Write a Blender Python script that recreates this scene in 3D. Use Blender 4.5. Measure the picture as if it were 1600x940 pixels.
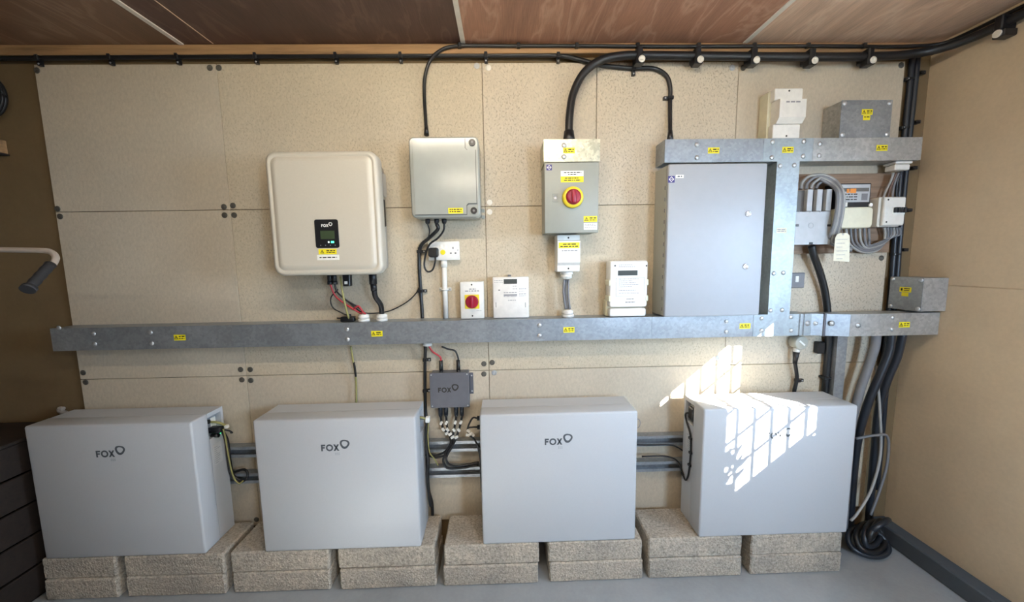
import bpy, bmesh, math, random
from mathutils import Vector, Matrix
random.seed(7)
for _o in list(bpy.data.objects):
    bpy.data.objects.remove(_o, do_unlink=True)
SC = bpy.context.scene
COL = SC.collection
PI = math.pi

# ------------------------------------------------------------------ camera
FPX, PITCH, YAW, ROLL, DIST, EYE = 580.0, .1104, .0228, -.016, 1.8185, 1.5
_cp, _sp, _cy, _sy = math.cos(PITCH), math.sin(PITCH), math.cos(YAW), math.sin(YAW)
_F = Vector((_sy*_cp, _cy*_cp, -_sp)); _R = Vector((_cy, -_sy, 0)); _U = _R.cross(_F)
_c, _s = math.cos(ROLL), math.sin(ROLL)
CR, CU, CF = _c*_R + _s*_U, -_s*_R + _c*_U, _F
cam = bpy.data.cameras.new('camera')
cam.sensor_fit = 'HORIZONTAL'; cam.sensor_width = 36.0; cam.lens = FPX/1600*36
cam.clip_start = .02
camo = bpy.data.objects.new('camera', cam); COL.objects.link(camo)
camo.matrix_world = Matrix(((CR.x, CU.x, -CF.x, 0), (CR.y, CU.y, -CF.y, -DIST), (CR.z, CU.z, -CF.z, EYE), (0, 0, 0, 1)))
SC.camera = camo

# ------------------------------------------------------------------ light
W = bpy.data.worlds.new('sky'); SC.world = W; W.use_nodes = True
_bg = W.node_tree.nodes['Background']
_bg.inputs['Color'].default_value = (.56, .76, 1.0, 1); _bg.inputs['Strength'].default_value = 54.0
SUN_DIR = Vector((-.82, 1.0, -.70))
sun = bpy.data.lights.new('sun', 'SUN'); sun.energy = 100; sun.angle = .0046; sun.color = (1, .95, .86)
suno = bpy.data.objects.new('sun', sun); COL.objects.link(suno)
suno.rotation_euler = SUN_DIR.to_track_quat('-Z', 'Y').to_euler(); suno.location = (6, -6, 6)
def portal(name, loc, rot, sx, sy):
    l = bpy.data.lights.new(name, 'AREA'); l.shape = 'RECTANGLE'; l.size = sx; l.size_y = sy
    l.cycles.is_portal = True
    o = bpy.data.objects.new(name, l); COL.objects.link(o); o.location = loc; o.rotation_euler = rot
WIN = (-1.66, -1.02, 1.23, 1.93)           # window in the right wall: y0, y1, z0, z1
FILL_WIN = (1.35, 1.85, 1.15, 2.05)             # unseen window added behind the photographer for fill daylight: x0, x1, z0, z1
XR, XL, YR, ZC = 2.05, -3.3, -3.4, 2.47
portal('window_portal', (XR+.14, (WIN[0]+WIN[1])/2, (WIN[2]+WIN[3])/2), (0, PI/2, 0), WIN[3]-WIN[2], WIN[1]-WIN[0])
portal('fill_window_portal', ((FILL_WIN[0]+FILL_WIN[1])/2, YR-.12, (FILL_WIN[2]+FILL_WIN[3])/2), (PI/2, 0, 0), FILL_WIN[1]-FILL_WIN[0], FILL_WIN[3]-FILL_WIN[2])
LAMP_W = 115.0
SC.view_settings.view_transform = 'Standard'; SC.view_settings.look = 'None'
SC.view_settings.gamma = 1.0; SC.view_settings.use_curve_mapping = False
SC.view_settings.exposure = 0.42
SC.cycles.use_denoising = True
SC.cycles.max_bounces = 8; SC.cycles.diffuse_bounces = 5; SC.cycles.sample_clamp_indirect = 6.0
SC.cycles.caustics_reflective = False; SC.cycles.caustics_refractive = False

# ------------------------------------------------------------------ helpers
def P(x, y, Y):
    """point of the photograph (1600 x 940) on the vertical plane at distance Y from the boards"""
    d = CR*((x-800)/FPX) - CU*((y-470)/FPX) + CF
    t = (Y+DIST)/d.y
    return Vector((t*d.x, Y, EYE+t*d.z))
def PX(x, y, X):
    d = CR*((x-800)/FPX) - CU*((y-470)/FPX) + CF
    t = X/d.x
    return Vector((X, t*d.y-DIST, EYE+t*d.z))

def lin(c):
    if isinstance(c, str):
        c = tuple(int(c[i:i+2], 16)/255 for i in (0, 2, 4))
    return tuple((v/12.92 if v <= .04045 else ((v+.055)/1.055)**2.4) for v in c) + (1,)

class NT:
    def __init__(s, name):
        s.m = bpy.data.materials.new(name); s.m.use_nodes = True
        s.t = s.m.node_tree; s.b = s.t.nodes['Principled BSDF']; s.pos = None
    def n(s, kind, **kw):
        nd = s.t.nodes.new(kind)
        for k, v in kw.items():
            if k in nd.inputs: nd.inputs[k].default_value = v
            else: setattr(nd, k, v)
        return nd
    def l(s, a, b): s.t.links.new(a, b)
    def coord(s, scale=(1, 1, 1), rot=(0, 0, 0), local=False):
        g = s.n('ShaderNodeTexCoord').outputs['Object'] if local else s.n('ShaderNodeNewGeometry').outputs['Position']
        mp = s.n('ShaderNodeMapping'); mp.inputs['Scale'].default_value = scale; mp.inputs['Rotation'].default_value = rot
        s.l(g, mp.inputs['Vector']); return mp.outputs['Vector']
    def noise(s, co, scale, detail=4, rough=.6):
        nd = s.n('ShaderNodeTexNoise'); nd.inputs['Scale'].default_value = scale
        nd.inputs['Detail'].default_value = detail; nd.inputs['Roughness'].default_value = rough
        s.l(co, nd.inputs['Vector']); return nd.outputs['Fac']
    def ramp(s, fac, *stops):
        r = s.n('ShaderNodeValToRGB'); e = r.color_ramp.elements
        while len(e) < len(stops): e.new(.5)
        for el, (p, c) in zip(e, stops): el.position = p; el.color = c if len(c) == 4 else (*c, 1)
        s.l(fac, r.inputs['Fac']); return r.outputs['Color']
    def mix(s, fac, a, b, mode='MIX'):
        m = s.n('ShaderNodeMix', data_type='RGBA', blend_type=mode)
        if isinstance(fac, (int, float)): m.inputs[0].default_value = fac
        else: s.l(fac, m.inputs[0])
        for sock, v in ((m.inputs[6], a), (m.inputs[7], b)):
            if isinstance(v, tuple): sock.default_value = v
            else: s.l(v, sock)
        return m.outputs[2]
    def bump(s, h, strength=.3, dist=.002):
        b = s.n('ShaderNodeBump'); b.inputs['Strength'].default_value = strength; b.inputs['Distance'].default_value = dist
        s.l(h, b.inputs['Height']); s.l(b.outputs['Normal'], s.b.inputs['Normal'])
    def col(s, c):
        if isinstance(c, tuple): s.b.inputs['Base Color'].default_value = c
        else: s.l(c, s.b.inputs['Base Color'])

def plain(name, c, rough=.5, metal=0.0, vary=.06, scale=30, bump=0, emit=0):
    k = NT(name); c = lin(c)
    f = k.noise(k.coord(), scale, 3)
    lo = tuple(v*(1-vary) for v in c[:3]); hi = tuple(min(1, v*(1+vary)) for v in c[:3])
    k.col(k.ramp(f, (.3, lo), (.7, hi)))
    k.b.inputs['Roughness'].default_value = rough; k.b.inputs['Metallic'].default_value = metal
    if bump: k.bump(f, bump)
    if emit:
        k.b.inputs['Emission Color'].default_value = c; k.b.inputs['Emission Strength'].default_value = emit
    return k.m

def board_mat(name, base, fleck):
    k = NT(name); co = k.coord()
    big = k.noise(co, 3.5, 5); fine = k.noise(k.coord((1, 1, .55), (0, .5, 0)), 85, 5, .7)
    c = lin(base)
    a = k.ramp(big, (.3, tuple(v*.9 for v in c[:3])), (.7, tuple(min(1, v*1.07) for v in c[:3])))
    b = k.mix(.35, a, k.ramp(fine, (.35, tuple(v*.72 for v in c[:3])), (.65, tuple(min(1, v*1.2) for v in c[:3]))))
    chip = k.noise(k.coord((1.0, 1, .75), (0, -.6, 0)), 125, 2.0, .5)
    area = k.noise(co, 2.2, 2)
    th = k.ramp(chip, (.555, (0, 0, 0)), (.62, (1, 1, 1)))
    am = k.ramp(area, (.30, (.25*fleck,)*3), (.62, (fleck,)*3))
    f = k.mix(1.0, th, am, 'MULTIPLY')
    k.col(k.mix(f, b, tuple(v*.5 for v in c[:3]) + (1,)))
    k.b.inputs['Roughness'].default_value = .8
    k.bump(fine, .12, .001)
    return k.m

def galv(name, c, rough=.33, sp=.1):
    k = NT(name); co = k.coord()
    v = k.n('ShaderNodeTexVoronoi', feature='F1'); v.inputs['Scale'].default_value = 95
    wob = k.noise(co, 30, 3)
    k.l(co, v.inputs['Vector'])
    c = lin(c)
    g = k.n('ShaderNodeSeparateColor'); k.l(v.outputs['Color'], g.inputs[0])
    sp_c = k.ramp(g.outputs[0], (0, tuple(x*(1-sp) for x in c[:3])), (1, tuple(min(1, x*(1+sp)) for x in c[:3])))
    st = k.ramp(k.noise(co, 7, 4), (.35, (.80,)*3), (.65, (1, 1, 1)))
    k.col(k.mix(1.0, sp_c, st, 'MULTIPLY'))
    rr = k.n('ShaderNodeMapRange'); rr.inputs['To Min'].default_value = rough-.06; rr.inputs['To Max'].default_value = rough+.12
    k.l(wob, rr.inputs['Value']); k.l(rr.outputs[0], k.b.inputs['Roughness'])
    k.b.inputs['Metallic'].default_value = .6
    return k.m

def ply_mat(name, base, streak, rot):
    k = NT(name); co = k.coord((2.2, .55, 1), (0, 0, rot))
    w = k.n('ShaderNodeTexNoise'); w.inputs['Scale'].default_value = 2.6; w.inputs['Detail'].default_value = 6; w.inputs['Distortion'].default_value = 1.2
    k.l(co, w.inputs['Vector'])
    fine = k.noise(k.coord((60, 2.5, 1), (0, 0, rot)), 4, 4, .7)
    c = lin(base); s2 = lin(streak)
    a = k.ramp(w.outputs['Fac'], (.36, tuple(v*.72 for v in c[:3])), (.5, c), (.545, tuple(v for v in s2[:3])), (.57, c), (.70, tuple(v*1.2 for v in c[:3])))
    k.col(k.mix(.35, a, k.ramp(fine, (.35, tuple(v*.6 for v in c[:3])), (.65, tuple(min(1, v*1.35) for v in c[:3])))))
    k.b.inputs['Roughness'].default_value = .5
    k.bump(fine, .08, .001)
    return k.m

def wood_mat(name, base, axis='x'):
    k = NT(name); c = lin(base)
    sc = (1.2, 18, 18) if axis == 'x' else (18, 18, 1.2)
    f = k.noise(k.coord(sc), 2.2, 5, .65)
    k.col(k.ramp(f, (.3, tuple(v*.55 for v in c[:3])), (.5, c), (.7, tuple(min(1, v*1.3) for v in c[:3]))))
    k.b.inputs['Roughness'].default_value = .7
    return k.m

def block_mat(name, base):
    k = NT(name); c = lin(base); co = k.coord()
    f = k.noise(co, 90, 5, .75); g = k.noise(co, 5, 4)
    v = k.n('ShaderNodeTexVoronoi', feature='F1'); v.inputs['Scale'].default_value = 120; k.l(co, v.inputs['Vector'])
    a = k.ramp(f, (.3, tuple(x*.45 for x in c[:3])), (.48, c), (.7, tuple(min(1, x*1.5) for x in c[:3])))
    b = k.ramp(g, (.3, (.72,)*3), (.7, (1.1, 1.06, 1.0)))
    k.col(k.mix(1.0, a, b, 'MULTIPLY'))
    k.b.inputs['Roughness'].default_value = .95
    h = k.mix(.5, f, v.outputs['Distance'])
    k.bump(h, .9, .006)
    return k.m

def wall_mat(name, base, dirt):
    k = NT(name); c = lin(base); co = k.coord()
    f = k.noise(co, 2.2, 6, .62); g = k.noise(co, 60, 4)
    a = k.ramp(f, (.28, tuple(v*dirt for v in c[:3])), (.55, c), (.75, tuple(min(1, v*1.1) for v in c[:3])))
    k.col(k.mix(.13, a, k.ramp(g, (.35, tuple(v*.75 for v in c[:3])), (.65, tuple(min(1, v*1.15) for v in c[:3])))))
    k.b.inputs['Roughness'].default_value = .75; k.bump(g, .15, .0015)
    return k.m

def pane_mat():
    k = NT('window_glass'); nt = k.t
    tr = nt.nodes.new('ShaderNodeBsdfTransparent'); gl = nt.nodes.new('ShaderNodeBsdfGlossy'); gl.inputs['Roughness'].default_value = .02
    mx = nt.nodes.new('ShaderNodeMixShader'); mx.inputs[0].default_value = .06
    nt.links.new(tr.outputs[0], mx.inputs[1]); nt.links.new(gl.outputs[0], mx.inputs[2])
    nt.links.new(mx.outputs[0], nt.nodes['Material Output'].inputs['Surface'])
    return k.m

MT = {
 'board_a': board_mat('cement_board_plain', 'c3b7a3', .10),
 'board_b': board_mat('cement_board_mottled', 'c6b9a2', .45),
 'board_c': board_mat('cement_board_flecked', 'c8bca8', .7),
 'wall_dark': wall_mat('brown_painted_wall', '735f42', .8),
 'wall_tan': wall_mat('tan_rendered_wall', 'd6c2a4', .86),
 'wall_plain': wall_mat('pale_wall_paint', 'b9a88c', .85),
 'floor': wall_mat('grey_painted_floor', '9a9fa3', .74),
 'skirt': wall_mat('slate_blue_floor_paint', '4c545c', .8),
 'ply_a': ply_mat('brown_ply', '80624e', '9c806a', .9),
 'ply_b': ply_mat('dark_ply', '583f38', '70564a', 1.9),
 'ply_c': ply_mat('reddish_ply', 'a67a64', 'c49e86', .35),
 'ply_d': ply_mat('pale_ply', 'd6b69e', 'e6cdb6', -.5),
 'strip': plain('white_cover_strip_paint', 'e6e2da', .5),
 'joist': wood_mat('rough_timber', '9c7a55'),
 'backwood': wood_mat('brown_backboard_wood', '8f7763'),
 'galv': galv('galvanised_steel', 'a4aab0', .36),
 'galv_b': galv('bright_galvanised_steel', 'a6aeb2', .48, .08),
 'galv_c': galv('spangled_galvanised_steel', 'c9c8b4', .30, .22),
 'galv_d': galv('dull_galvanised_steel', 'b8b8b6', .45, .12),
 'zinc': plain('zinc_screw', 'c4c6c8', .4, .7),
 'darkzinc': plain('dark_washer', '67645e', .45, .6),
 'whitescrew': plain('white_screw_cap', 'e8e4da', .5),
 'block': block_mat('dense_concrete', 'b4aca0'),
 'batt': plain('pale_grey_powder_coat', 'bdc0c4', .45, 0, .015, 200),
 'batt_in': plain('grey_recess_plastic', '8c9298', .5),
 'logo': plain('dark_grey_print', '4c5258', .6),
 'logo_faint': plain('faint_grey_print', '9aa2aa', .6),
 'inv': plain('cream_white_enamel', 'c6bfb0', .38, 0, .015, 150),
 'inv_side': plain('grey_heatsink', 'c0bcb4', .45, .1),
 'black': plain('black_plastic', '15161a', .4),
 'cable': plain('black_cable_sheath', '17181b', .42),
 'cable_blue': plain('blue_black_cable', '1d232c', .38),
 'cable_grey': plain('grey_cable_sheath', '75767a', .5),
 'cable_lgrey': plain('light_grey_cable', '9a9a98', .5),
 'cable_brown': plain('brown_cable', '5a4238', .5),
 'red': plain('red_cable', 'b02c35', .45),
 'greenyellow': plain('green_yellow_earth', '96915a', .5),
 'green': plain('green_cable', '4f7a3c', .5),
 'yellow': plain('yellow_label', 'ecdc20', .5, 0, .03),
 'yellow_knob': plain('yellow_plastic', 'ecd436', .4),
 'redknob': plain('red_plastic', '961630', .35),
 'white': plain('white_plastic', 'e4e2dc', .42),
 'white_b': plain('white_label', 'f0efe9', .55),
 'cream': plain('cream_plastic', 'dcd8c0', .45),
 'grey_pl': plain('light_grey_plastic', 'a0a39d', .16, 0, .02),
 'grey_box': plain('grey_paint', '999c94', .45, 0, .02),
 'cab': plain('pale_grey_cabinet_paint', 'a6aab0', .45, 0, .015),
 'cab_side': plain('cabinet_side_paint', 'a6a69c', .45, 0, .02),
 'darkbox': plain('dark_grey_metal_paint', '62636a', .45, .1),
 'lcd': plain('lcd_screen', '353a38', .6),
 'lcd_on': plain('lit_lcd', '3c4a34', .3),
 'led_g': plain('green_indicator', '40ff9a', .3, emit=3),
 'led_w': plain('white_indicator', 'd8fff4', .3, emit=3),
 'orange': plain('orange_label', 'e08a34', .5),
 'purple': plain('purple_badge', '3a3478', .5),
 'meter': plain('meter_white_plastic', 'e6e2dc', .4),
 'print': plain('black_print', '2a2824', .7),
 'print_g': plain('grey_print', '8e8e92', .7),
 'cut': plain('grey_cutout_plastic', 'b0b3b6', .45),
 'cut_d': plain('dark_fuse_recess', '5c5a58', .5),
 'tag': plain('paper_tag', 'e2dcc6', .8),
 'steel': plain('chrome_lock', 'c8c8c8', .25, .9),
 'tube': plain('pale_handlebar_tube', 'b8aca0', .4, .2),
 'grip': plain('black_rubber_grip', '232326', .7),
 'dkwood': wood_mat('dark_stained_wood', '241a14'),
 'dkgreen': plain('dark_green_plastic', '1a2c2a', .5),
 'ground': plain('outdoor_gravel', '8a8478', .9),
 'lamp': plain('fluorescent_tube', 'fff2da', .4, 0, 0, emit=LAMP_W),
 'lamp_far': plain('fluorescent_tube', 'fff2da', .4, 0, 0, emit=LAMP_W*.6),
 'frame': plain('white_window_frame', 'dcd9d2', .5),
 'lead': plain('grey_glazing_bar', '6e6c68', .5),
 'glass': pane_mat(),
 'label_grey': plain('pale_grey_label', 'c8cacc', .5),
 'terracotta': plain('terracotta', 'a8603c', .8),
 'leaf': plain('green_leaf', '4c7034', .5),
}

OFF = {}
class MB:
    """collects faces in world coordinates, then links them as one mesh object"""
    def __init__(s): s.v = []; s.f = []; s.sm = []
    def add(s, vs, fs, smooth=False):
        b = len(s.v); s.v += [Vector(v) for v in vs]
        for f in fs: s.f.append([b+i for i in f]); s.sm.append(smooth)
        return s
    def box(s, x0, x1, y0, y1, z0, z1, bev=0, seg=2):
        x0, x1 = sorted((x0, x1)); y0, y1 = sorted((y0, y1)); z0, z1 = sorted((z0, z1))
        if not bev:
            v = [(x0,y0,z0),(x1,y0,z0),(x1,y1,z0),(x0,y1,z0),(x0,y0,z1),(x1,y0,z1),(x1,y1,z1),(x0,y1,z1)]
            return s.add(v, [(0,3,2,1),(4,5,6,7),(0,1,5,4),(1,2,6,5),(2,3,7,6),(3,0,4,7)])
        bm = bmesh.new(); bmesh.ops.create_cube(bm, size=1)
        for v in bm.verts:
            v.co = Vector(((x0+x1)/2+v.co.x*(x1-x0), (y0+y1)/2+v.co.y*(y1-y0), (z0+z1)/2+v.co.z*(z1-z0)))
        bmesh.ops.bevel(bm, geom=list(bm.edges), offset=min(bev, .45*min(x1-x0, y1-y0, z1-z0)), segments=seg, profile=.5, affect='EDGES')
        bm.verts.index_update()
        s.add([v.co.copy() for v in bm.verts], [[v.index for v in f.verts] for f in bm.faces], seg > 1)
        bm.free(); return s
    def loops(s, rings, closed_caps=True, smooth=True):
        n = len(rings[0]); vs = [p for r in rings for p in r]; fs = []
        for k in range(len(rings)-1):
            for i in range(n):
                j = (i+1) % n
                fs.append((k*n+i, k*n+j, (k+1)*n+j, (k+1)*n+i))
        b = len(s.v); s.v += [Vector(v) for v in vs]
        for f in fs: s.f.append([b+i for i in f]); s.sm.append(smooth)
        if closed_caps:
            s.f.append([b+i for i in reversed(range(n))]); s.sm.append(False)
            s.f.append([b+(len(rings)-1)*n+i for i in range(n)]); s.sm.append(False)
        return s
    def tube(s, pts, r, n=10):
        pts = [Vector(p) for p in pts]; rings = []
        rr = r if isinstance(r, (list, tuple)) else [r]*len(pts)
        t0 = (pts[1]-pts[0]).normalized()
        nrm = t0.orthogonal().normalized()
        for i, p in enumerate(pts):
            a = pts[max(0, i-1)]; b = pts[min(len(pts)-1, i+1)]
            t = (b-a).normalized()
            nrm = (nrm - t*nrm.dot(t)); nrm = nrm.normalized() if nrm.length > 1e-6 else t.orthogonal().normalized()
            bn = t.cross(nrm)
            rings.append([p + (nrm*math.cos(2*PI*k/n)+bn*math.sin(2*PI*k/n))*rr[i] for k in range(n)])
        return s.loops(rings)
    def cyl(s, a, b, r, n=16, r2=None):
        return s.tube([a, b], [r, r if r2 is None else r2], n)
    def rrect(s, x0, x1, z0, z1, r, layers, seg=5):
        """rounded rectangle facing -Y; layers = [(y, inset)] from back to front"""
        rings = []
        for y, ins in layers:
            a0, a1, b0, b1 = x0+ins, x1-ins, z0+ins, z1-ins; q = max(.0004, r-ins*.6)
            q = min(q, .49*(a1-a0), .49*(b1-b0)); ring = []
            for cx, cz, a in ((a1-q, b1-q, 0), (a0+q, b1-q, 90), (a0+q, b0+q, 180), (a1-q, b0+q, 270)):
                for i in range(seg+1):
                    t = math.radians(a+90*i/seg); ring.append(Vector((cx+q*math.cos(t), y, cz+q*math.sin(t))))
            rings.append(ring)
        n = len(rings[0])
        b = len(s.v); s.v += [p for rg in rings for p in rg]
        for k in range(len(rings)-1):
            for i in range(n):
                j = (i+1) % n; s.f.append([b+k*n+i, b+k*n+j, b+(k+1)*n+j, b+(k+1)*n+i]); s.sm.append(True)
        s.f.append([b+i for i in reversed(range(n))]); s.sm.append(False)
        s.f.append([b+(len(rings)-1)*n+i for i in range(n)]); s.sm.append(False)
        return s
    def prism(s, poly, y0, y1):
        """2-D outline (x, z) extruded from y0 (back) to y1 (front)"""
        n = len(poly); vs = [(x, y0, z) for x, z in poly]+[(x, y1, z) for x, z in poly]
        fs = [tuple(range(n)), tuple(reversed(range(n, 2*n)))]
        for i in range(n): j = (i+1) % n; fs.append((i, n+i, n+j, j))
        return s.add(vs, fs)
    def prism_x(s, poly, x0, x1):
        """2-D outline (y, z) extruded along x"""
        n = len(poly); vs = [(x0, y, z) for y, z in poly]+[(x1, y, z) for y, z in poly]
        fs = [tuple(range(n)), tuple(reversed(range(n, 2*n)))]
        for i in range(n): j = (i+1) % n; fs.append((i, n+i, n+j, j))
        return s.add(vs, fs)
    def rot(s, piv, axis, ang):
        m = Matrix.Translation(piv) @ Matrix.Rotation(ang, 4, axis) @ Matrix.Translation(-Vector(piv))
        s.v = [m @ v for v in s.v]; return s
    def mesh(s, name, mat, off=Vector((0, 0, 0))):
        me = bpy.data.meshes.new(name)
        me.from_pydata([v-off for v in s.v], [], s.f); me.validate(verbose=False)
        if len(me.polygons) == len(s.sm): me.polygons.foreach_set('use_smooth', s.sm)
        bm = bmesh.new(); bm.from_mesh(me); bmesh.ops.recalc_face_normals(bm, faces=bm.faces); bm.to_mesh(me); bm.free()
        if mat: me.materials.append(MT[mat] if isinstance(mat, str) else mat)
        return me
    def build(s, name, mat, parent=None, base=None):
        if parent is not None: off = OFF[parent.name]
        else:
            if base is None:
                xs = [v.x for v in s.v]; ys = [v.y for v in s.v]; zs = [v.z for v in s.v]
                base = ((min(xs)+max(xs))/2, (min(ys)+max(ys))/2, min(zs))
            off = Vector(base)
        o = bpy.data.objects.new(name, s.mesh(name, mat, off)); COL.objects.link(o)
        if parent is not None: o.parent = parent
        else: o.location = off
        OFF[o.name] = off
        return o

def tag(o, label=None, cat=None, group=None, kind=None):
    for k, v in (('label', label), ('category', cat), ('group', group), ('kind', kind)):
        if v: o[k] = v
    return o
def thing(name, base, label, cat, group=None):
    o = bpy.data.objects.new(name, None); COL.objects.link(o); o.location = base; o.empty_display_size = .05
    OFF[o.name] = Vector(base)
    return tag(o, label, cat, group)
def struct(o): o['kind'] = 'structure'; return o
def inst(name, me, loc, parent, rot=None):
    """a shared mesh placed at a world point under a parent"""
    o = bpy.data.objects.new(name, me); COL.objects.link(o)
    off = OFF[parent.name]; o.parent = parent; o.location = Vector(loc)-off
    if rot: o.rotation_euler = rot
    OFF[o.name] = Vector(loc)
    return o

def curve(pts, sub=8):
    """Catmull-Rom through control points"""
    p = [Vector(q) for q in pts]
    if len(p) < 3: return p
    p = [p[0]*2-p[1]] + p + [p[-1]*2-p[-2]]; out = []
    for i in range(1, len(p)-2):
        a, b, c, d = p[i-1], p[i], p[i+1], p[i+2]
        for k in range(sub):
            t = k/sub
            out.append(.5*((2*b)+(c-a)*t+(2*a-5*b+4*c-d)*t*t+(3*b-a-3*c+d)*t**3))
    out.append(p[-2]); return out
def px(*pts):
    """(x, y, Y) triples of the photograph -> points"""
    return [P(*q) if not isinstance(q, Vector) else q for q in pts]

def text_obj(name, s, size, loc, mat, parent, align='CENTER', depth=.0004, face='y'):
    cu = bpy.data.curves.new('t', 'FONT'); cu.body = s; cu.size = size; cu.align_x = align; cu.align_y = 'CENTER'; cu.resolution_u = 2
    cu.extrude = depth
    ob = bpy.data.objects.new('t', cu); COL.objects.link(ob)
    me = bpy.data.meshes.new_from_object(ob.evaluated_get(bpy.context.evaluated_depsgraph_get()))
    bpy.data.objects.remove(ob, do_unlink=True); bpy.data.curves.remove(cu)
    me.transform(Matrix.Rotation(PI/2, 4, 'X')); me.materials.clear(); me.materials.append(MT[mat])
    o = bpy.data.objects.new(name, me); COL.objects.link(o); o.parent = parent; o.location = Vector(loc)-OFF[parent.name]
    OFF[o.name] = Vector(loc); me.name = name
    return o

def lathe(profile, n=16):
    """profile (r, h) revolved about -Y (h towards the viewer)"""
    m = MB(); rings = []
    for r, h in profile:
        rings.append([(max(r, 1e-5)*math.cos(2*PI*k/n), -h, max(r, 1e-5)*math.sin(2*PI*k/n)) for k in range(n)])
    m.loops([[Vector(p) for p in r] for r in rings]); return m
SCREW = {k: lathe([(.0135, 0), (.0135, .0014), (.009, .003), (.0085, .002), (.0062, .0045), (.003, .0055), (.0028, .0035)], 14).mesh('washer_screw', k) for k in ('darkzinc', 'zinc', 'whitescrew')}
BOLT = lathe([(.0105, 0), (.0105, .0012), (.0075, .0036), (.004, .0050), (.001, .0052)], 14).mesh('bolt', 'zinc')
BOLT_B = lathe([(.013, 0), (.013, .0015), (.0085, .002), (.007, .0045), (.003, .0055)], 14).mesh('large_bolt', 'zinc')
TINY = lathe([(.004, 0), (.004, .0012), (.002, .002)], 10).mesh('small_screw', 'zinc')
TINY_D = lathe([(.004, 0), (.004, .0008), (.002, .0012)], 10).mesh('small_screw', 'print')

def dashes(m, x0, x1, z, h, y, seed=0, dens=.8):
    """a line of print too small to read: word-length strokes"""
    rnd = random.Random(seed); x = x0
    while x < x1-h*.4:
        w = rnd.uniform(1.2, 4.2)*h; e = min(x+w, x1)
        m.box(x, e, y, y-.0004, z-h/2, z+h/2); x = e+h*.8
def triangle(m, cx, cz, s, y):
    # outlined warning triangle with a bolt
    a = [(cx, cz+s*.58), (cx-s*.6, cz-s*.46), (cx+s*.6, cz-s*.46)]
    b = [(cx, cz+s*.32), (cx-s*.38, cz-s*.32), (cx+s*.38, cz-s*.32)]
    for i in range(3):
        j = (i+1) % 3; m.prism([a[i], a[j], b[j], b[i]], y, y-.0004)
    m.prism([(cx-.02*s, cz+.2*s), (cx+.12*s, cz-.02*s), (cx-.02*s, cz-.26*s), (cx-.10*s, cz-.0*s)], y, y-.0004)
LBL = [0]
def warn(parent, c, w=.052, h=.026, y=None, tilt=0, mat='yellow'):
    LBL[0] += 1; c = Vector(c)
    l = MB().box(c.x-w/2, c.x+w/2, c.y, c.y-.0008, c.z-h/2, c.z+h/2); m = MB()
    triangle(m, c.x-w*.30, c.z, h*.62, c.y-.0008)
    dashes(m, c.x-w*.06, c.x+w*.42, c.z+h*.17, h*.2, c.y-.0008, LBL[0])
    dashes(m, c.x-w*.06, c.x+w*.42, c.z-h*.17, h*.14, c.y-.0008, LBL[0]+50)
    if tilt: l.rot(c, 'Y', tilt); m.rot(c, 'Y', tilt)
    lo = l.build('warning_label', mat, parent)
    m.build('print', 'print', lo); return lo

def fox(m, x, z, h, y):
    """FOX wordmark with the rounded ring beside it; x = left, z = baseline, h = letter height"""
    t = h*.23; d = .0004
    m.box(x, x+t, y, y-d, z, z+h); m.box(x+t, x+h*.62, y, y-d, z+h-t, z+h); m.box(x+t, x+h*.54, y, y-d, z+h*.40, z+h*.40+t)
    cx, cz = x+h*1.22, z+h*.5; n = 24; ro, ri = h*.53, h*.53-t
    for i in range(n):
        a, b = 2*PI*i/n, 2*PI*(i+1)/n
        m.prism([(cx+ro*math.cos(a), cz+ro*math.sin(a)), (cx+ro*math.cos(b), cz+ro*math.sin(b)), (cx+ri*math.cos(b), cz+ri*math.sin(b)), (cx+ri*math.cos(a), cz+ri*math.sin(a))], y, y-d)
    x2 = x+h*1.78; w = h*.86
    for sgn in (0, 1):
        p = [(x2, z), (x2+t*1.15, z), (x2+w, z+h), (x2+w-t*1.15, z+h)]
        if sgn: p = [(2*x2+w-a, b) for a, b in reversed(p)]
        m.prism(p, y, y-d)
    # ring: rounded three-sided loop
    cx, cz = x+h*3.45, z+h*1.02
    def ringpt(a, s): 
        r = h*.70*s*(1+.075*math.cos(3*(a-.4)))
        return (cx+r*math.cos(a), cz+r*math.sin(a))
    n = 36
    for i in range(n):
        a, b = 2*PI*i/n, 2*PI*(i+1)/n; k = .60+.06*math.cos(a-1.2)
        m.prism([ringpt(a, 1), ringpt(b, 1), ringpt(b, k), ringpt(a, k)], y, y-d)
    return m

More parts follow.
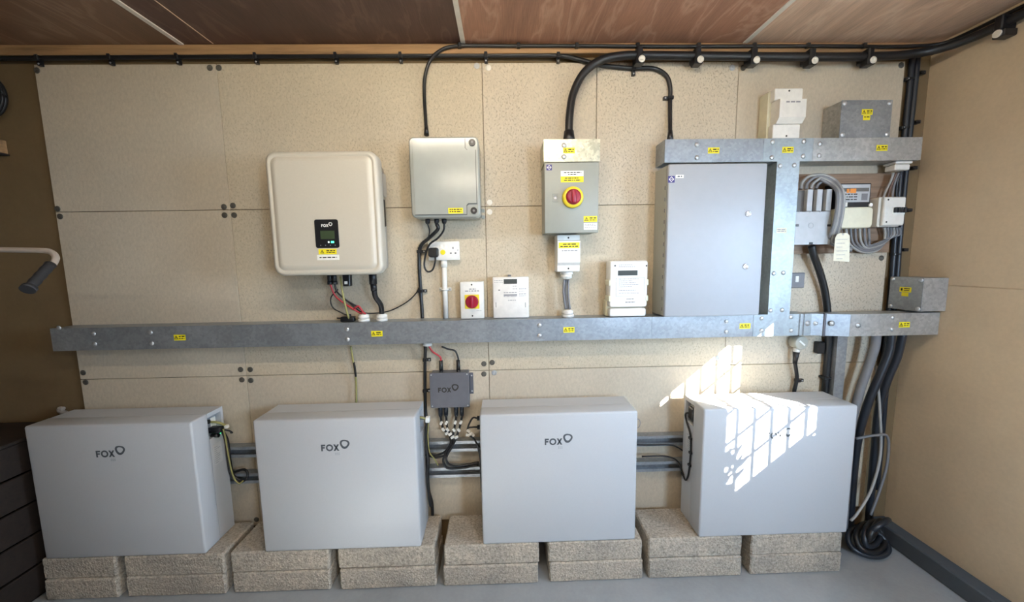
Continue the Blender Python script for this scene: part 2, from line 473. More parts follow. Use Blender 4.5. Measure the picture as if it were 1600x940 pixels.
def cable(name, pts, r, mat, label, cat='cable', clips=(), clip_r=None, group=None, smooth=8, n=10):
    """one cable; clips = points of the photograph where a nailed clip holds it"""
    path = curve(px(*pts), smooth); m = MB().tube(path, r, n)
    if not clips:
        o = m.build(name, mat); return tag(o, label, cat, group)
    zs = [p.z for p in path]
    t = thing(name, (path[0].x, path[0].y, min(zs)), label, cat, group)
    m.build('sheath', mat, t)
    for c in clips:
        q = P(*c[:3]); near = min(path, key=lambda p: (p-q).length)
        add_clip(t, near, c[3] if len(c) > 3 else 'v', r, c[4] if len(c) > 4 else 1)
    return t
def add_clip(t, p, kind, r, sgn):
    """plastic P-clip round a cable with its pale nail head on one side"""
    m = MB(); k = r*1.35
    if kind == 'v':      # cable runs sideways, the nail below
        m.box(p.x-.008, p.x+.008, p.y-k, p.y+k*.9, p.z-k, p.z+k, .002, 1)
        q = Vector((p.x, p.y-k*.3, p.z-sgn*(k+.011)))
        m.box(p.x-.007, p.x+.007, q.y, p.y+k*.9, min(p.z-sgn*k, q.z-sgn*.007), max(p.z-sgn*k, q.z-sgn*.007))
    else:                # cable runs up the wall, the nail beside
        m.box(p.x-k, p.x+k, p.y-k, p.y+k*.9, p.z-.008, p.z+.008, .002, 1)
        q = Vector((p.x+sgn*(k+.011), p.y-k*.3, p.z))
        m.box(min(p.x+sgn*k, q.x+sgn*.007), max(p.x+sgn*k, q.x+sgn*.007), q.y, p.y+k*.9, p.z-.007, p.z+.007)
    c = m.build('clip', 'black', t)
    inst('nail', TINY, (q.x, q.y, q.z), c)

# ------------------------------------------------------------------ the room
BX = [-2.083, -1.28, -.08, 1.12, 1.917]; BZ = [2.402, 1.755, .950, .150]
WY = .012                                             # face of the wall behind the boards
floor = struct(MB().box(XL, XR, YR, WY+.1, -.06, 0).build('floor', 'floor'))
wb = MB().box(XL-.1, XR+.1, WY, WY+.12, 0, ZC+.08).build('wall_back', 'wall_dark'); struct(wb)
struct(MB().box(XL-.1, XL, YR, WY, 0, ZC+.08).build('wall_left', 'wall_dark'))
m = MB()
SEAM = 1.352
m.box(XR+.004, XR+.1, YR, WY, SEAM-.002, SEAM+.002)
m.box(XR, XR+.1, YR, WY, 0, WIN[2])
m.box(XR, XR+.1, WIN[1], WY, WIN[2], SEAM-.002); m.box(XR, XR+.1, YR, WIN[0], WIN[2], SEAM-.002)
m.box(XR, XR+.1, WIN[1], WY, SEAM+.002, WIN[3]); m.box(XR, XR+.1, YR, WIN[0], SEAM+.002, WIN[3])
m.box(XR, XR+.1, YR, WY, WIN[3], ZC+.08)
# the joint line must not cross the window
m.f = m.f[6:]; m.sm = m.sm[6:]
m.box(XR+.004, XR+.1, WIN[1], WY, SEAM-.002, SEAM+.002); m.box(XR+.004, XR+.1, YR, WIN[0], SEAM-.002, SEAM+.002)
struct(m.build('wall_right', 'wall_tan'))
m = MB().box(XL-.1, FILL_WIN[0], YR-.1, YR, 0, ZC+.08); m.box(FILL_WIN[1], XR+.1, YR-.1, YR, 0, ZC+.08); m.box(FILL_WIN[0], FILL_WIN[1], YR-.1, YR, FILL_WIN[3], ZC+.08); m.box(FILL_WIN[0], FILL_WIN[1], YR-.1, YR, 0, FILL_WIN[2])
struct(m.build('wall_rear', 'wall_dark'))
d = MB()
for x0, x1 in ((FILL_WIN[0]-.06, FILL_WIN[0]), (FILL_WIN[1], FILL_WIN[1]+.06)): d.box(x0, x1, YR, YR+.02, FILL_WIN[2]-.06, FILL_WIN[3]+.06, .003, 1)
d.box(FILL_WIN[0], FILL_WIN[1], YR, YR+.02, FILL_WIN[3], FILL_WIN[3]+.06, .003, 1)
d.box(FILL_WIN[0], FILL_WIN[1], YR, YR+.04, FILL_WIN[2]-.06, FILL_WIN[2], .003, 1); d.box(1.58, 1.62, YR-.06, YR-.02, FILL_WIN[2], FILL_WIN[3])
w2 = struct(d.build('fill_window', 'frame'))  # added out of view, sized to balance daylight on the equipment fronts
MB().box(FILL_WIN[0], FILL_WIN[1], YR-.045, YR-.042, FILL_WIN[2], FILL_WIN[3]).build('pane', 'glass', w2)
struct(MB().box(-12, 14, -14, 6, -.10, -.065).build('ground', 'ground'))
struct(MB().box(XR-.075, XR, YR, WY, 0, .086, .006, 1).build('baseboard_right', 'skirt'))
# window
wf = MB()
y0, y1, z0, z1 = WIN
wf.box(XR-.01, XR+.11, y0-.03, y0, z0-.03, z1+.03); wf.box(XR-.01, XR+.11, y1, y1+.03, z0-.03, z1+.03)
wf.box(XR-.01, XR+.11, y0, y1, z1, z1+.03); wf.box(XR-.06, XR+.11, y0, y1, z0-.03, z0)
w1 = struct(wf.build('window_1', 'frame'))
y = y1-.055
while y > y0+.03:
    MB().box(XR+.062, XR+.074, y-.0055, y+.0055, z0, z1).build('glazing_bar', 'lead', w1); y -= .0963
z = z0+.075
while z < z1-.03:
    MB().box(XR+.050, XR+.0615, y0, y1, z-.005, z+.005).build('glazing_bar', 'lead', w1); z += .146
MB().box(XR+.0765, XR+.0785, y0, y1, z0, z1).build('pane', 'glass', w1)

t = thing('sun_mask_plant', (XR, (WIN[0]+.14), WIN[2]), 'small leafy pot plant added unseen on the side window sill to fray the sunlight', 'plant')  # unseen plant, added to give the sun patch its ragged edge
pc = Vector((XR+.0, WIN[0]+.13, WIN[2]))
MB().tube([pc+Vector((0, 0, .0005)), pc+Vector((0, 0, .07)), pc+Vector((0, 0, .085))], [.032, .042, .044], 20).build('pot', 'terracotta', t)
rnd = random.Random(11)
for k in range(46):
    a = rnd.uniform(0, 2*PI); h = rnd.uniform(.02, .20); rr = rnd.uniform(.02, .115)*(1-.5*abs(h-.1)/.1)
    c = pc+Vector((.34*rr*math.cos(a), rr*math.sin(a), .08+h)); l = rnd.uniform(.026, .042); w = l*.42
    ax = Vector((rnd.uniform(-.3, .3), math.sin(a)+rnd.uniform(-.4, .4), rnd.uniform(-.2, .9))).normalized(); sd = ax.cross(Vector((1, .2*rnd.random(), .1))).normalized()
    n = ax.cross(sd)*.002
    MB().add([c-ax*l, c-ax*l*.3+sd*w+n, c+ax*l*.4+sd*w*.8+n, c+ax*l, c+ax*l*.4-sd*w*.8+n, c-ax*l*.3-sd*w+n, c-n], [(0, 1, 6), (1, 2, 6), (2, 3, 6), (3, 4, 6), (4, 5, 6), (5, 0, 6)], True).build('leaf', 'leaf', t)
    if k % 4 == 0: MB().tube(curve([pc+Vector((0, 0, .08)), pc.lerp(c, .5)+Vector((0, 0, .05)), c]), .0015, 5).build('stem', 'leaf', t)

# ceiling: ply panels with white cover strips
ceil = struct(MB().box(XL, XR, YR, WY, ZC+.012, ZC+.08).build('ceiling', 'ply_b'))
for x0, x1, mt in ((XL, -2.62, 'ply_a'), (-2.62, -1.40, 'ply_a'), (-1.40, -1.262, 'ply_b'), (-1.262, -.16, 'ply_b'), (-.16, 1.125, 'ply_c'), (1.125, XR, 'ply_d')):
    for ya, yb in ((WY, -2.1), (-2.1, YR)):
        MB().box(x0+.0015, x1-.0015, ya-.001, yb+.001, ZC, ZC+.012).build('ceiling_panel', mt, ceil)
for x in (-2.62, -1.40, -.16, 1.125):
    MB().box(x-.010, x+.010, -.03, YR, ZC-.005, ZC).build('cover_strip', 'strip', ceil)
MB().box(-1.264, -1.260, -.03, YR, ZC-.0015, ZC).build('joint_bead', 'ply_d', ceil)
struct(MB().box(XL, XR, -.028, WY, 2.428, ZC, .003, 1).build('trim_1', 'joist'))

# cement boards screwed to the wall
def board(x0, x1, z0, z1, mt):
    g = .0012
    return MB().box(x0+g, x1-g, 0, WY, z0+g, z1-g, .0015, 1).build('wall_panel', mt, wb)
PANELS = []
rows = ((BZ[1], BZ[0]), (BZ[2], BZ[1]), (BZ[3], BZ[2]))
kinds = (('board_a', 'board_b', None, 'board_a'), ('board_a', 'board_b', 'board_b', 'board_c'), ('board_a', 'board_a', 'board_a', 'board_b'))
for r, (z0, z1) in enumerate(rows):
    for c in range(4):
        xs = [(BX[c], BX[c+1], kinds[r][c])]
        if r == 0 and c == 2: xs = [(BX[2], .452, 'board_c'), (.452, BX[3], 'board_c')]
        for x0, x1, k in xs: PANELS.append((x0, x1, z0, z1, board(x0, x1, z0, z1, k)))
for x, y, k in ((58,110,'darkzinc'),(328,106,'darkzinc'),(342,106,'darkzinc'),(90,326,'darkzinc'),(94,338,'darkzinc'),(350,323,'darkzinc'),(364,321,'darkzinc'),
    (351,336,'darkzinc'),(366,336,'darkzinc'),(130,582,'darkzinc'),(134,597,'darkzinc'),(376,577,'darkzinc'),(391,577,'darkzinc'),(378,593,'darkzinc'),(392,594,'darkzinc'),
    (745,103,'zinc'),(763,106,'whitescrew'),(765,316,'whitescrew'),(765,331,'whitescrew'),(756,568,'darkzinc'),(769,566,'darkzinc'),(756,584,'darkzinc'),(772,582,'zinc'),
    (1144,106,'zinc'),(1161,106,'darkzinc'),(1408,102,'darkzinc'),(1377,403,'darkzinc'),(1122,559,'zinc'),(1139,558,'zinc'),(401,811,'darkzinc')):
    q = P(x, y, 0)
    for x0, x1, z0, z1, b in PANELS:
        if x0 <= q.x <= x1 and z0 <= q.z <= z1:
            inst('washer_screw', SCREW[k], q, b); break

# ------------------------------------------------------------------ ceiling lamps (out of the frame, above and behind the photographer)
def batten(name, xa, xb, y, mat, label):
    t = thing(name, ((xa+xb)/2, y, ZC-.075), label, 'lamp', 'ceiling battens')
    MB().box(xa, xb, y-.03, y+.03, ZC-.035, ZC, .004, 1).build('housing', 'white', t)
    for x in (xa+.01, xb-.01): MB().box(x-.008, x+.008, y-.014, y+.014, ZC-.072, ZC-.035).build('lamp_holder', 'white', t)
    MB().cyl((xa+.02, y, ZC-.058), (xb-.02, y, ZC-.058), .013, 12).build('tube', mat, t)
batten('batten_light', -.7, .5, -1.35, 'lamp', 'white fluorescent batten on the ceiling nearer the equipment wall')
batten('batten_light', -.7, .5, -2.9, 'lamp_far', 'white fluorescent batten on the ceiling further from the equipment wall')

# ------------------------------------------------------------------ concrete blocks
def block_mesh(w, seed):
    rnd = random.Random(seed); bm = bmesh.new(); bmesh.ops.create_cube(bm, size=1)
    for v in bm.verts: v.co = Vector((v.co.x*w, v.co.y*.212, v.co.z*.0992))
    bmesh.ops.bevel(bm, geom=list(bm.edges), offset=.006, segments=1, affect='EDGES')
    bmesh.ops.subdivide_edges(bm, edges=[e for e in bm.edges if e.calc_length() > .05], cuts=5, use_grid_fill=True)
    for v in bm.verts:
        v.co += Vector((rnd.uniform(-1, 1), rnd.uniform(-1, 1), 0))*.0012
        v.co.z += .0496
    me = bpy.data.meshes.new('concrete_block'); bm.to_mesh(me); bm.free(); me.materials.append(MT['block']); return me
stacks = [(-2.092, -1.772, 'under the left end of the leftmost battery'), (-1.733, -1.290, 'under the right end of the leftmost battery'),
          (-1.262, -.821, 'under the left end of the second battery from the left'), (-.777, -.337, 'under the right end of the second battery from the left'),
          (-.298, .140, 'under the left end of the third battery'), (.189, .627, 'under the right end of the third battery'),
          (.656, 1.097, 'under the left end of the sunlit battery'), (1.140, 1.577, 'under the right end of the sunlit battery')]
for i, (x0, x1, where) in enumerate(stacks):
    for lv in (0, 1):
        o = bpy.data.objects.new('concrete_block', block_mesh(x1-x0, i*2+lv)); COL.objects.link(o)
        o.location = ((x0+x1)/2+random.uniform(-.004, .004), -.137+random.uniform(-.004, .002)+(.004 if lv else 0), lv*.1)
        o.rotation_euler = (0, 0, random.uniform(-.006, .006))
        tag(o, ('upper' if lv else 'lower')+' rough grey concrete block '+where, 'concrete block', 'concrete blocks under the batteries')

# ------------------------------------------------------------------ strut rails behind the batteries
def rail(name, z0, z1, label):
    t = thing(name, (.1, -.02, z0), label, 'rail', 'strut rails behind the batteries')
    m = MB(); xa, xb = -1.72, 1.62
    m.box(xa, xb, 0, -.003, z0, z1); m.box(xa, xb, -.003, -.041, z1-.003, z1); m.box(xa, xb, -.003, -.041, z0, z0+.003)
    m.box(xa, xb, -.038, -.041, z1-.015, z1-.003); m.box(xa, xb, -.038, -.041, z0+.003, z0+.015)
    m.build('channel', 'galv', t)
    for x in (-1.2, -.06, .85): inst('bolt', BOLT_B, (x, -.003, (z0+z1)/2), t)
rail('strut_rail', .547, .602, 'upper galvanised strut rail running behind the batteries')
rail('strut_rail', .410, .463, 'lower galvanised strut rail running behind the batteries')

# ------------------------------------------------------------------ batteries
BF, BB, BT, BW = -.243, -.056, .822, .706
def battery(x0, label):
    x1 = x0+BW; z0, z1 = .2005, BT
    t = thing('battery_unit', ((x0+x1)/2, -.15, z0), label, 'battery', 'floor batteries on concrete blocks')
    MB().box(x0, x1, -.150, BF, z0, z1, .009, 3).build('front_cover', 'batt', t)
    b = MB(); e = .004
    b.box(x0+e, x1-e, BB, -.150, z0+.003, z1-.125); b.box(x0+.030, x1-.030, BB, -.150, z1-.125, z1-.022)
    b.box(x0+e, x1-e, BB, -.150, z1-.022, z1-.002)
    for xa, xb in ((x0+e, x0+.030), (x1-.030, x1-e)): b.box(xa, xb, BB, BB-.014, z1-.125, z1-.022)
    b.build('rear_body', 'batt', t)
    for s, xs in ((-1, x0+.030), (1, x1-.030)):
        pl = MB().box(xs, xs+s*.003, BB-.016, -.148, z1-.122, z1-.025).build('port_panel', 'batt_in', t)
        for k in range(2):
            MB().cyl((xs+s*.003, -.125, z1-.05-.045*k), (xs+s*.012, -.125, z1-.05-.045*k), .010, 14).build('port', 'black', pl)
        MB().box(xs+s*.003, xs+s*.008, -.108, -.08, z1-.105, z1-.04, .001, 1).build('port_cover', 'white_b', pl)
    fm = MB(); fox(fm, x0+.288, z0+.474, .030, BF); fm.build('logo', 'logo', t)
    text_obj('logo', 'ESS', .015, (x0+.288+.070, BF-.0004, z0+.460), 'logo_faint', t)
    for s, xs in ((-1, x0+e), (1, x1-e)):
        r = MB().box(xs, xs+s*.0008, -.135, -.085, z0+.36, z0+.46).build('rating_label', 'label_grey', t)
        p = MB(); rnd = random.Random(3)
        for k in range(9):
            p.box(xs+s*.0008, xs+s*.0012, -.131, -.131+rnd.uniform(.015, .042), z0+.368+k*.0095, z0+.3705+k*.0095)
        p.build('print', 'logo_faint', r)
    MB().box(x0+.15, x1-.15, BB, -.0415, z0+.27, z0+.385).build('wall_bracket', 'galv_d', t)
    return t
BAT = [-2.072, -1.104, -.116, .888]
B = [battery(BAT[0], 'leftmost pale grey battery, standing in the dimmest corner of the row'),
     battery(BAT[1], 'second pale grey battery from the left, yellow-green lead poking out beside it'),
     battery(BAT[2], 'third pale grey battery from the left, below the two white meters'),
     battery(BAT[3], 'rightmost pale grey battery with barred sunlight across its front')]

# ------------------------------------------------------------------ trunking
T0, T1, TF = 1.117, 1.222, -.1
def bolts(t, pts, y=TF, me=BOLT):
    for a, b in pts:
        q = P(a, b, y); inst('bolt', me, q, t)
t = thing('cable_trunking', (-.4, -.05, T0), 'long grey galvanised trunking running across under the meters and inverter', 'trunking')
XT = [-2.07, -.722, .70, 1.187]
MB().box(XT[0], XT[-1], -.0005, TF+.0015, T0+.001, T1-.001).build('trough', 'galv', t)
for a, b in zip(XT, XT[1:]):
    m = MB().box(a+.0006, b-.0006, TF+.0015, TF, T0, T1); m.box(a+.0006, b-.0006, TF+.0015, TF+.012, T1-.001, T1); m.box(a+.0006, b-.0006, TF+.0015, TF+.012, T0, T0+.001)
    m.build('lid', 'galv', t)
bolts(t, ((92,512),(146,521),(148,537),(235,519),(237,536),(542,514),(543,530),(843,508),(843,524),(1135,502),(1135,518)))
for x, y in ((281,527),(589,521),(889,515),(1164,509)): warn(t, P(x, y, TF))
# upper run with its tee and the drop down to the lower run
U0, U1 = 1.925, 2.026
t = thing('cable_trunking', (.96, -.05, U0), 'short galvanised trunking on top of the large pale grey cabinet', 'trunking')
MB().box(.738, 1.189, -.0005, TF+.0015, U0+.001, U1-.001).build('trough', 'galv', t)
m = MB().box(.738, 1.189, TF+.0015, TF, U0, U1); m.box(.7385, .7395, -.004, TF, U0, U1); m.build('lid', 'galv', t)
bolts(t, ((1089,226),(1089,246))); warn(t, P(1115, 235, TF))
t = thing('cable_trunking', (1.31, -.05, T0), 'bright galvanised trunking dropping from a tee beside the large pale grey cabinet', 'trunking')
V0, V1 = 1.256, 1.361
m = MB().box(1.1895, 1.418, -.0005, TF+.0015, U0+.001, U1-.001); m.box(V0, V1, -.0005, TF+.0015, T0, U0)
m.box(1.188, V0, -.0005, TF+.0015, T0+.001, T1-.001); m.box(V1, 1.408, -.0005, TF+.0015, T0+.001, T1-.001)
m.build('trough', 'galv_b', t)
m = MB().prism([(1.190, U1), (1.190, U0), (V0, U0), (V0, 1.862), (V1, 1.862), (V1, U0), (1.418, U0), (1.418, U1)], TF+.0015, TF)
tee = m.build('tee_lid', 'galv_b', t)
MB().box(V0, V1, TF+.0015, TF, 1.309, 1.861).build('drop_lid', 'galv_b', t)
MB().prism([(1.188, T0), (1.408, T0), (1.408, T1), (V1, T1), (V1, 1.308), (V0, 1.308), (V0, T1), (1.188, T1)], TF+.0015, TF).build('lower_tee_lid', 'galv_b', t)
bolts(t, ((1207,222),(1256,221),(1206,246),(1255,244),(1219,259),(1241,258),(1209,427),(1224,426),(1204,485),(1222,484),(1190,497),(1190,516),(1236,495),(1236,516)))
warn(t, P(1231, 234, TF), mat='yellow')
lb = MB(); q = P(1221, 360, TF); lb.box(q.x-.024, q.x+.024, TF, TF-.0008, q.z-.012, q.z+.012); lo = lb.build('worn_label', 'tag', t); lo['label'] = 'worn faded label'
mm = MB(); dashes(mm, q.x-.02, q.x+.02, q.z+.004, .005, TF-.0008, 5); dashes(mm, q.x-.02, q.x+.02, q.z-.004, .004, TF-.0008, 6); mm.build('print', 'print_g', lo)
t = thing('cable_trunking', (1.67, -.05, U0), 'dull galvanised trunking at the upper right, below the steel junction box', 'trunking')
MB().box(1.4185, 1.926, -.0005, TF+.0015, U0+.001, U1-.001).build('trough', 'galv_d', t)
MB().box(1.4185, 1.926, TF+.0015, TF, U0, U1).build('lid', 'galv_d', t)
bolts(t, ((1281,225),(1280,243))); warn(t, P(1378, 231, TF))
# lower right: offset piece stepping forward to clear the corner cables
t = thing('cable_trunking', (1.5, -.07, T0), 'stepped galvanised trunking joint with large bolts, right of the bright drop', 'trunking')
m = MB(); S = -.142
m.prism_x([(-.003, T0+.002), (TF, T0+.002), (TF, T1-.002), (-.003, T1-.002)], 1.409, 1.47)
for a, b, ya, yb in ((1.47, 1.62, TF, S),):
    m.add([(a, ya, T0), (b, yb, T0), (b, yb, T1), (a, ya, T1), (a, ya+.04, T0), (b, yb+.09, T0), (b, yb+.09, T1), (a, ya+.04, T1)],
          [(0,1,2,3), (7,6,5,4), (0,4,5,1), (3,2,6,7), (0,3,7,4), (1,5,6,2)])
m.build('elbow', 'galv', t)
for a, b in ((1.412, 1.424), (1.432, 1.468)):
    MB().box(a, b, TF, TF-.003, T0-.001, T1+.001, .001, 1).build('coupler', 'galv_b', t)
for a, w in ((1.521, .010),):
    yb = TF+(a-1.47)/.15*(S-TF)
    MB().box(a-w/2, a+w/2, yb-.004, yb+.006, T0-.002, T1+.004).build('joint_flange', 'darkbox', t)
bolts(t, ((1262,505),(1275,505)), TF-.003, BOLT_B); inst('bolt', BOLT_B, P(1300, 505, -.128), t)
t = thing('cable_trunking', (1.83, -.1, T0), 'dull galvanised trunking running into the tan right wall', 'trunking')
MB().box(1.621, XR-.001, S+.0015, -.05, T0+.001, T1-.001).build('trough', 'galv_d', t)
MB().box(1.621, 2.0485, S+.0015, S, T0, T1).build('lid', 'galv_d', t)
bolts(t, ((1341,508),), S, BOLT_B); bolts(t, ((1395,496),(1394,514)), S); warn(t, P(1413, 507, S))
# upright channel below it
t = thing('strut_post', (1.66, -.06, 0), 'upright galvanised channel post behind the sunlit battery', 'post')
m = MB().box(1.648, 1.698, -.052, -.055, 0, T0-.001); m.box(1.648, 1.651, -.003, -.052, 0, T0-.001); m.box(1.695, 1.698, -.003, -.052, 0, T0-.001)
m.build('channel', 'galv', t)
MB().box(1.632, 1.712, -.003, -.09, 0, .005).build('foot_plate', 'galv', t)

# ------------------------------------------------------------------ inverter
t = thing('inverter', (-.745, -.12, 1.447), 'cream white hybrid inverter with rounded corners and a small black display', 'inverter')
ix0, ix1, iz0, iz1, iy = -.972, -.512, 1.447, 1.958, -.218
MB().rrect(ix0+.034, ix1-.034, iz0+.012, iz1-.012, .03, [(-.020, .004), (-.022, 0), (-.150, 0), (-.155, .002)]).build('heatsink_body', 'inv_side', t)
MB().rrect(ix0, ix1, iz0, iz1, .042, [(-.148, .010), (-.152, .003), (-.160, 0), (iy+.014, 0), (iy+.005, .003), (iy, .011), (iy-.0005, .017), (iy+.003, .021), (iy+.003, .024), (iy-.004, .030), (iy-.0055, .045)], 8).build('front_cover', 'inv', t)
fy = iy-.0055
c = P(511, 365, fy); w, h = .098, .118
d = MB().rrect(c.x-w/2, c.x+w/2, c.z-h/2, c.z+h/2, .009, [(fy, 0), (fy-.002, 0), (fy-.003, .001)]).build('display', 'black', t)
dy = fy-.003
MB().box(c.x-.026, c.x+.032, dy, dy-.0006, c.z-.022, c.z+.012).build('screen', 'lcd_on', d)
fm = MB(); fox(fm, c.x-.020, c.z+.028, .011, dy); fm.build('logo', 'white_b', d)
MB().cyl((c.x+.006, dy, c.z-.035), (c.x+.006, dy-.001, c.z-.035), .003, 10).build('indicator_light', 'led_w', d)
MB().box(c.x+.016, c.x+.028, dy, dy-.001, c.z-.039, c.z-.031, .001, 1).build('indicator_light', 'led_g', d)
for k in range(4): MB().cyl((c.x-.028+.02*k, dy, c.z-.048), (c.x-.028+.02*k, dy-.0006, c.z-.048), .0022, 8).build('button', 'print_g', d)
q = P(512, 393, fy); warn(t, q, .075, .022)
q = P(513, 402, fy); l = MB().box(q.x-.046, q.x+.046, fy, fy-.0008, q.z-.011, q.z+.011).build('text_label', 'white_b', t)
mm = MB(); dashes(mm, q.x-.036, q.x+.036, q.z, .005, fy-.0008, 21); mm.build('print', 'print', l)
# side: isolator handle and rating plate on the right flank
xs = ix1-.034
MB().box(xs, xs+.016, -.075, -.115, 1.66, 1.78, .003, 1).build('isolator_switch', 'black', t)
MB().box(xs, xs+.0012, -.05, -.14, 1.50, 1.64).build('rating_plate', 'white_b', t)
for k in range(9):
    MB().box(xs, xs+.010, -.03-.0105*k, -.032-.0105*k, 1.80, 1.90).build('fin', 'inv_side', t)
MB().box(ix0+.08, ix1-.08, -.0005, -.020, 1.60, 1.84).build('wall_bracket', 'galv_d', t)
# connectors hanging below
def conn(t, x, y, z0, z1, r, name='connector', mat='black'):
    m = MB().cyl((x, y, z0), (x, y, z1), r, 12); m.cyl((x, y, z0-.004), (x, y, z0+.01), r*1.15, 12)
    return m.build(name, mat, t)
a = P(522, 440, -.10)
for k, dx in enumerate((-.018, .002)): conn(t, a.x+dx, -.10, 1.405, 1.46, .011)
b = P(541, 440, -.10); MB().box(b.x-.010, b.x+.022, -.085, -.115, 1.392, 1.46, .003, 1).build('connector', 'black', t)
MB().box(b.x-.002, b.x+.012, -.115, -.1158, 1.402, 1.415).build('connector_label', 'white_b', t)
c2 = P(583, 440, -.12); m = MB().cyl((c2.x, -.12, 1.40), (c2.x, -.12, 1.46), .017, 14); m.cyl((c2.x+.002, -.12, 1.37), (c2.x, -.12, 1.405), .014, 14)
m.build('ac_connector', 'black', t)
# glands on the trunking below the inverter
def gland(x, y, z, r, label, h=.032, mat='white', name='cable_gland', down=False):
    s = -1 if down else 1
    m = MB().cyl((x, y, z), (x, y, z+s*h*.35), r*1.15, 6); m.cyl((x, y, z+s*h*.35), (x, y, z+s*h*.85), r, 18); m.cyl((x, y, z+s*h*.85), (x, y, z+s*h), r, 18, r*.6)
    return tag(m.build(name, mat), label, 'cable gland', 'white cable glands')
g1, g2 = P(569, 500, -.06), P(597, 500, -.06)
gland(g1.x, -.06, T1, .025, 'white cable gland holding the red and black leads below the inverter', .034)
gland(g2.x, -.06, T1, .025, 'white cable gland holding the thick black lead below the inverter', .034)
cable('inverter_lead', [Vector((c2.x+.002, -.12, 1.372)), Vector((c2.x+.004, -.11, 1.34)), Vector(((c2.x+g2.x)/2+.01, -.08, 1.30)), Vector((g2.x, -.06, 1.26)), Vector((g2.x, -.06, T1+.035))], .012, 'cable', 'thick black lead curving from inverter to the right white gland')
def lead(name, pts, r, mat, label, **k): return cable(name, pts, r, mat, label, **k)
lead('dc_lead', [Vector((a.x-.018, -.10, 1.402)), P(524, 462, -.09), P(540, 475, -.08), P(553, 483, -.08), Vector((g1.x-.008, -.062, T1+.035))], .004, 'red', 'red lead running from inverter socket to the left white gland')
lead('dc_lead', [Vector((a.x+.002, -.10, 1.402)), P(527, 456, -.095), P(543, 470, -.085), P(560, 480, -.075), Vector((g1.x+.004, -.055, T1+.035))], .004, 'black', 'black lead running beside the red one under the inverter')
lead('dc_lead', [P(553, 482, -.085), P(560, 478, -.088), P(567, 487, -.08), Vector((g1.x+.010, -.065, T1+.035))], .004, 'red', 'short red lead loop tied just above the left white gland')
lead('earth_lead', [P(532, 432, -.10), P(535, 455, -.105), P(539, 475, -.10), P(543, 490, -.085), P(546, 500, -.07)], .0045, 'greenyellow', 'green-yellow earth wire dropping from the inverter to the trunking')
lead('aerial_lead', [P(528, 452, -.09), P(517, 465, -.075), P(520, 480, -.07), P(535, 489, -.07), P(545, 493, -.065)], .003, 'black', 'thin black wire looping left below the inverter')
lead('data_cable', [P(545, 472, -.07), P(565, 487, -.05), P(585, 489, -.03), P(610, 485, -.015), P(635, 472, -.012), P(650, 458, -.012), P(655, 448, -.012)], .003, 'black', 'thin black cable sagging right from inverter to vertical cable')
q = P(545, 493, -.06)
m = MB().box(q.x-.035, q.x+.03, -.048, -.078, T1, T1+.024, .005, 2); m.cyl((q.x-.03, -.063, T1+.015), (q.x-.055, -.063, T1+.018), .003, 8); m.cyl((q.x+.002, -.063, T1+.02), (q.x+.002, -.063, T1+.035), .010, 10)
tag(m.build('junction_plug', 'black'), 'small black junction plug lying on the trunking under the inverter', 'plug')
# earth wire leaving the trunking downwards
t = thing('earth_wire', P(557, 628, -.03), 'green-yellow earth wire hanging below the trunking to the second battery', 'cable')
MB().tube(curve(px((548,541,-.05),(552,565,-.035),(556,590,-.02),(557,620,-.02),(556,640,-.02))), .0045, 8).build('sheath', 'greenyellow', t)
q = P(549, 541, -.05); MB().cyl((q.x, -.05, T0), (q.x, -.05, T0-.006), .017, 14).build('grommet', 'black', t)
MB().tube(curve(px((553,566,-.036),(554.5,575,-.03),(556,588,-.022)), 4), .0052, 8).build('tape_wrap', 'black', t)

# ------------------------------------------------------------------ grey plastic enclosure
t = thing('enclosure', (-.246, -.08, 1.69), 'light grey plastic enclosure with two round black latches', 'enclosure')
ex0, ex1, ez0, ez1, ey = -.396, -.096, 1.690, 2.030, -.15
MB().rrect(ex0, ex1, ez0, ez1, .02, [(-.006, .004), (-.01, 0), (ey+.03, 0), (ey+.022, .003)]).build('body', 'grey_pl', t)
MB().rrect(ex0, ex1, ez0, ez1, .02, [(ey+.021, .003), (ey+.019, 0), (ey+.006, 0), (ey, .006)]).build('door_rim', 'grey_pl', t)
# raised lid panel with cut corners for the latches
k = .058; pl = [(ex0+.018, ez0+.012), (ex1-k, ez0+.012), (ex1-k, ez0+.05), (ex1-.05, ez0+k), (ex1-.014, ez0+k), (ex1-.014, ez1-k), (ex1-.05, ez1-k), (ex1-k, ez1-.05), (ex1-k, ez1-.010), (ex0+.018, ez1-.010)]
MB().prism([(a_+(.0022 if a_ > -.246 else -.0022), b_+(.0022 if b_ > 1.86 else -.0022)) for a_, b_ in pl], ey, ey-.0012).build('door_outline', 'cut_d', t)  # dark rim painting the shaded groove outline round the lid panel
m = MB().prism(pl, ey-.0012, ey-.009); m.build('door_panel', 'grey_pl', t)
for z in (ez0+.027, ez1-.026):
    x = ex1-.027
    l = MB().cyl((x, ey, z), (x, ey-.006, z), .0145, 18).build('latch', 'black', t)
    MB().cyl((x, ey-.006, z), (x, ey-.0075, z), .005, 12).build('latch_slot', 'cable_grey', l)
q = P(712, 329, ey-.009); l = MB().box(q.x-.032, q.x+.032, ey-.009, ey-.0098, q.z-.012, q.z+.012).build('yellow_label', 'yellow', t)
mm = MB(); dashes(mm, q.x-.026, q.x+.026, q.z+.005, .004, ey-.0098, 31); dashes(mm, q.x-.026, q.x+.026, q.z-.004, .004, ey-.0098, 32); mm.build('print', 'print', l)
MB().box(ex0-.005, ex0, -.10, -.128, ez0+.07, ez1-.065, .002, 1).build('hinge', 'grey_pl', t)
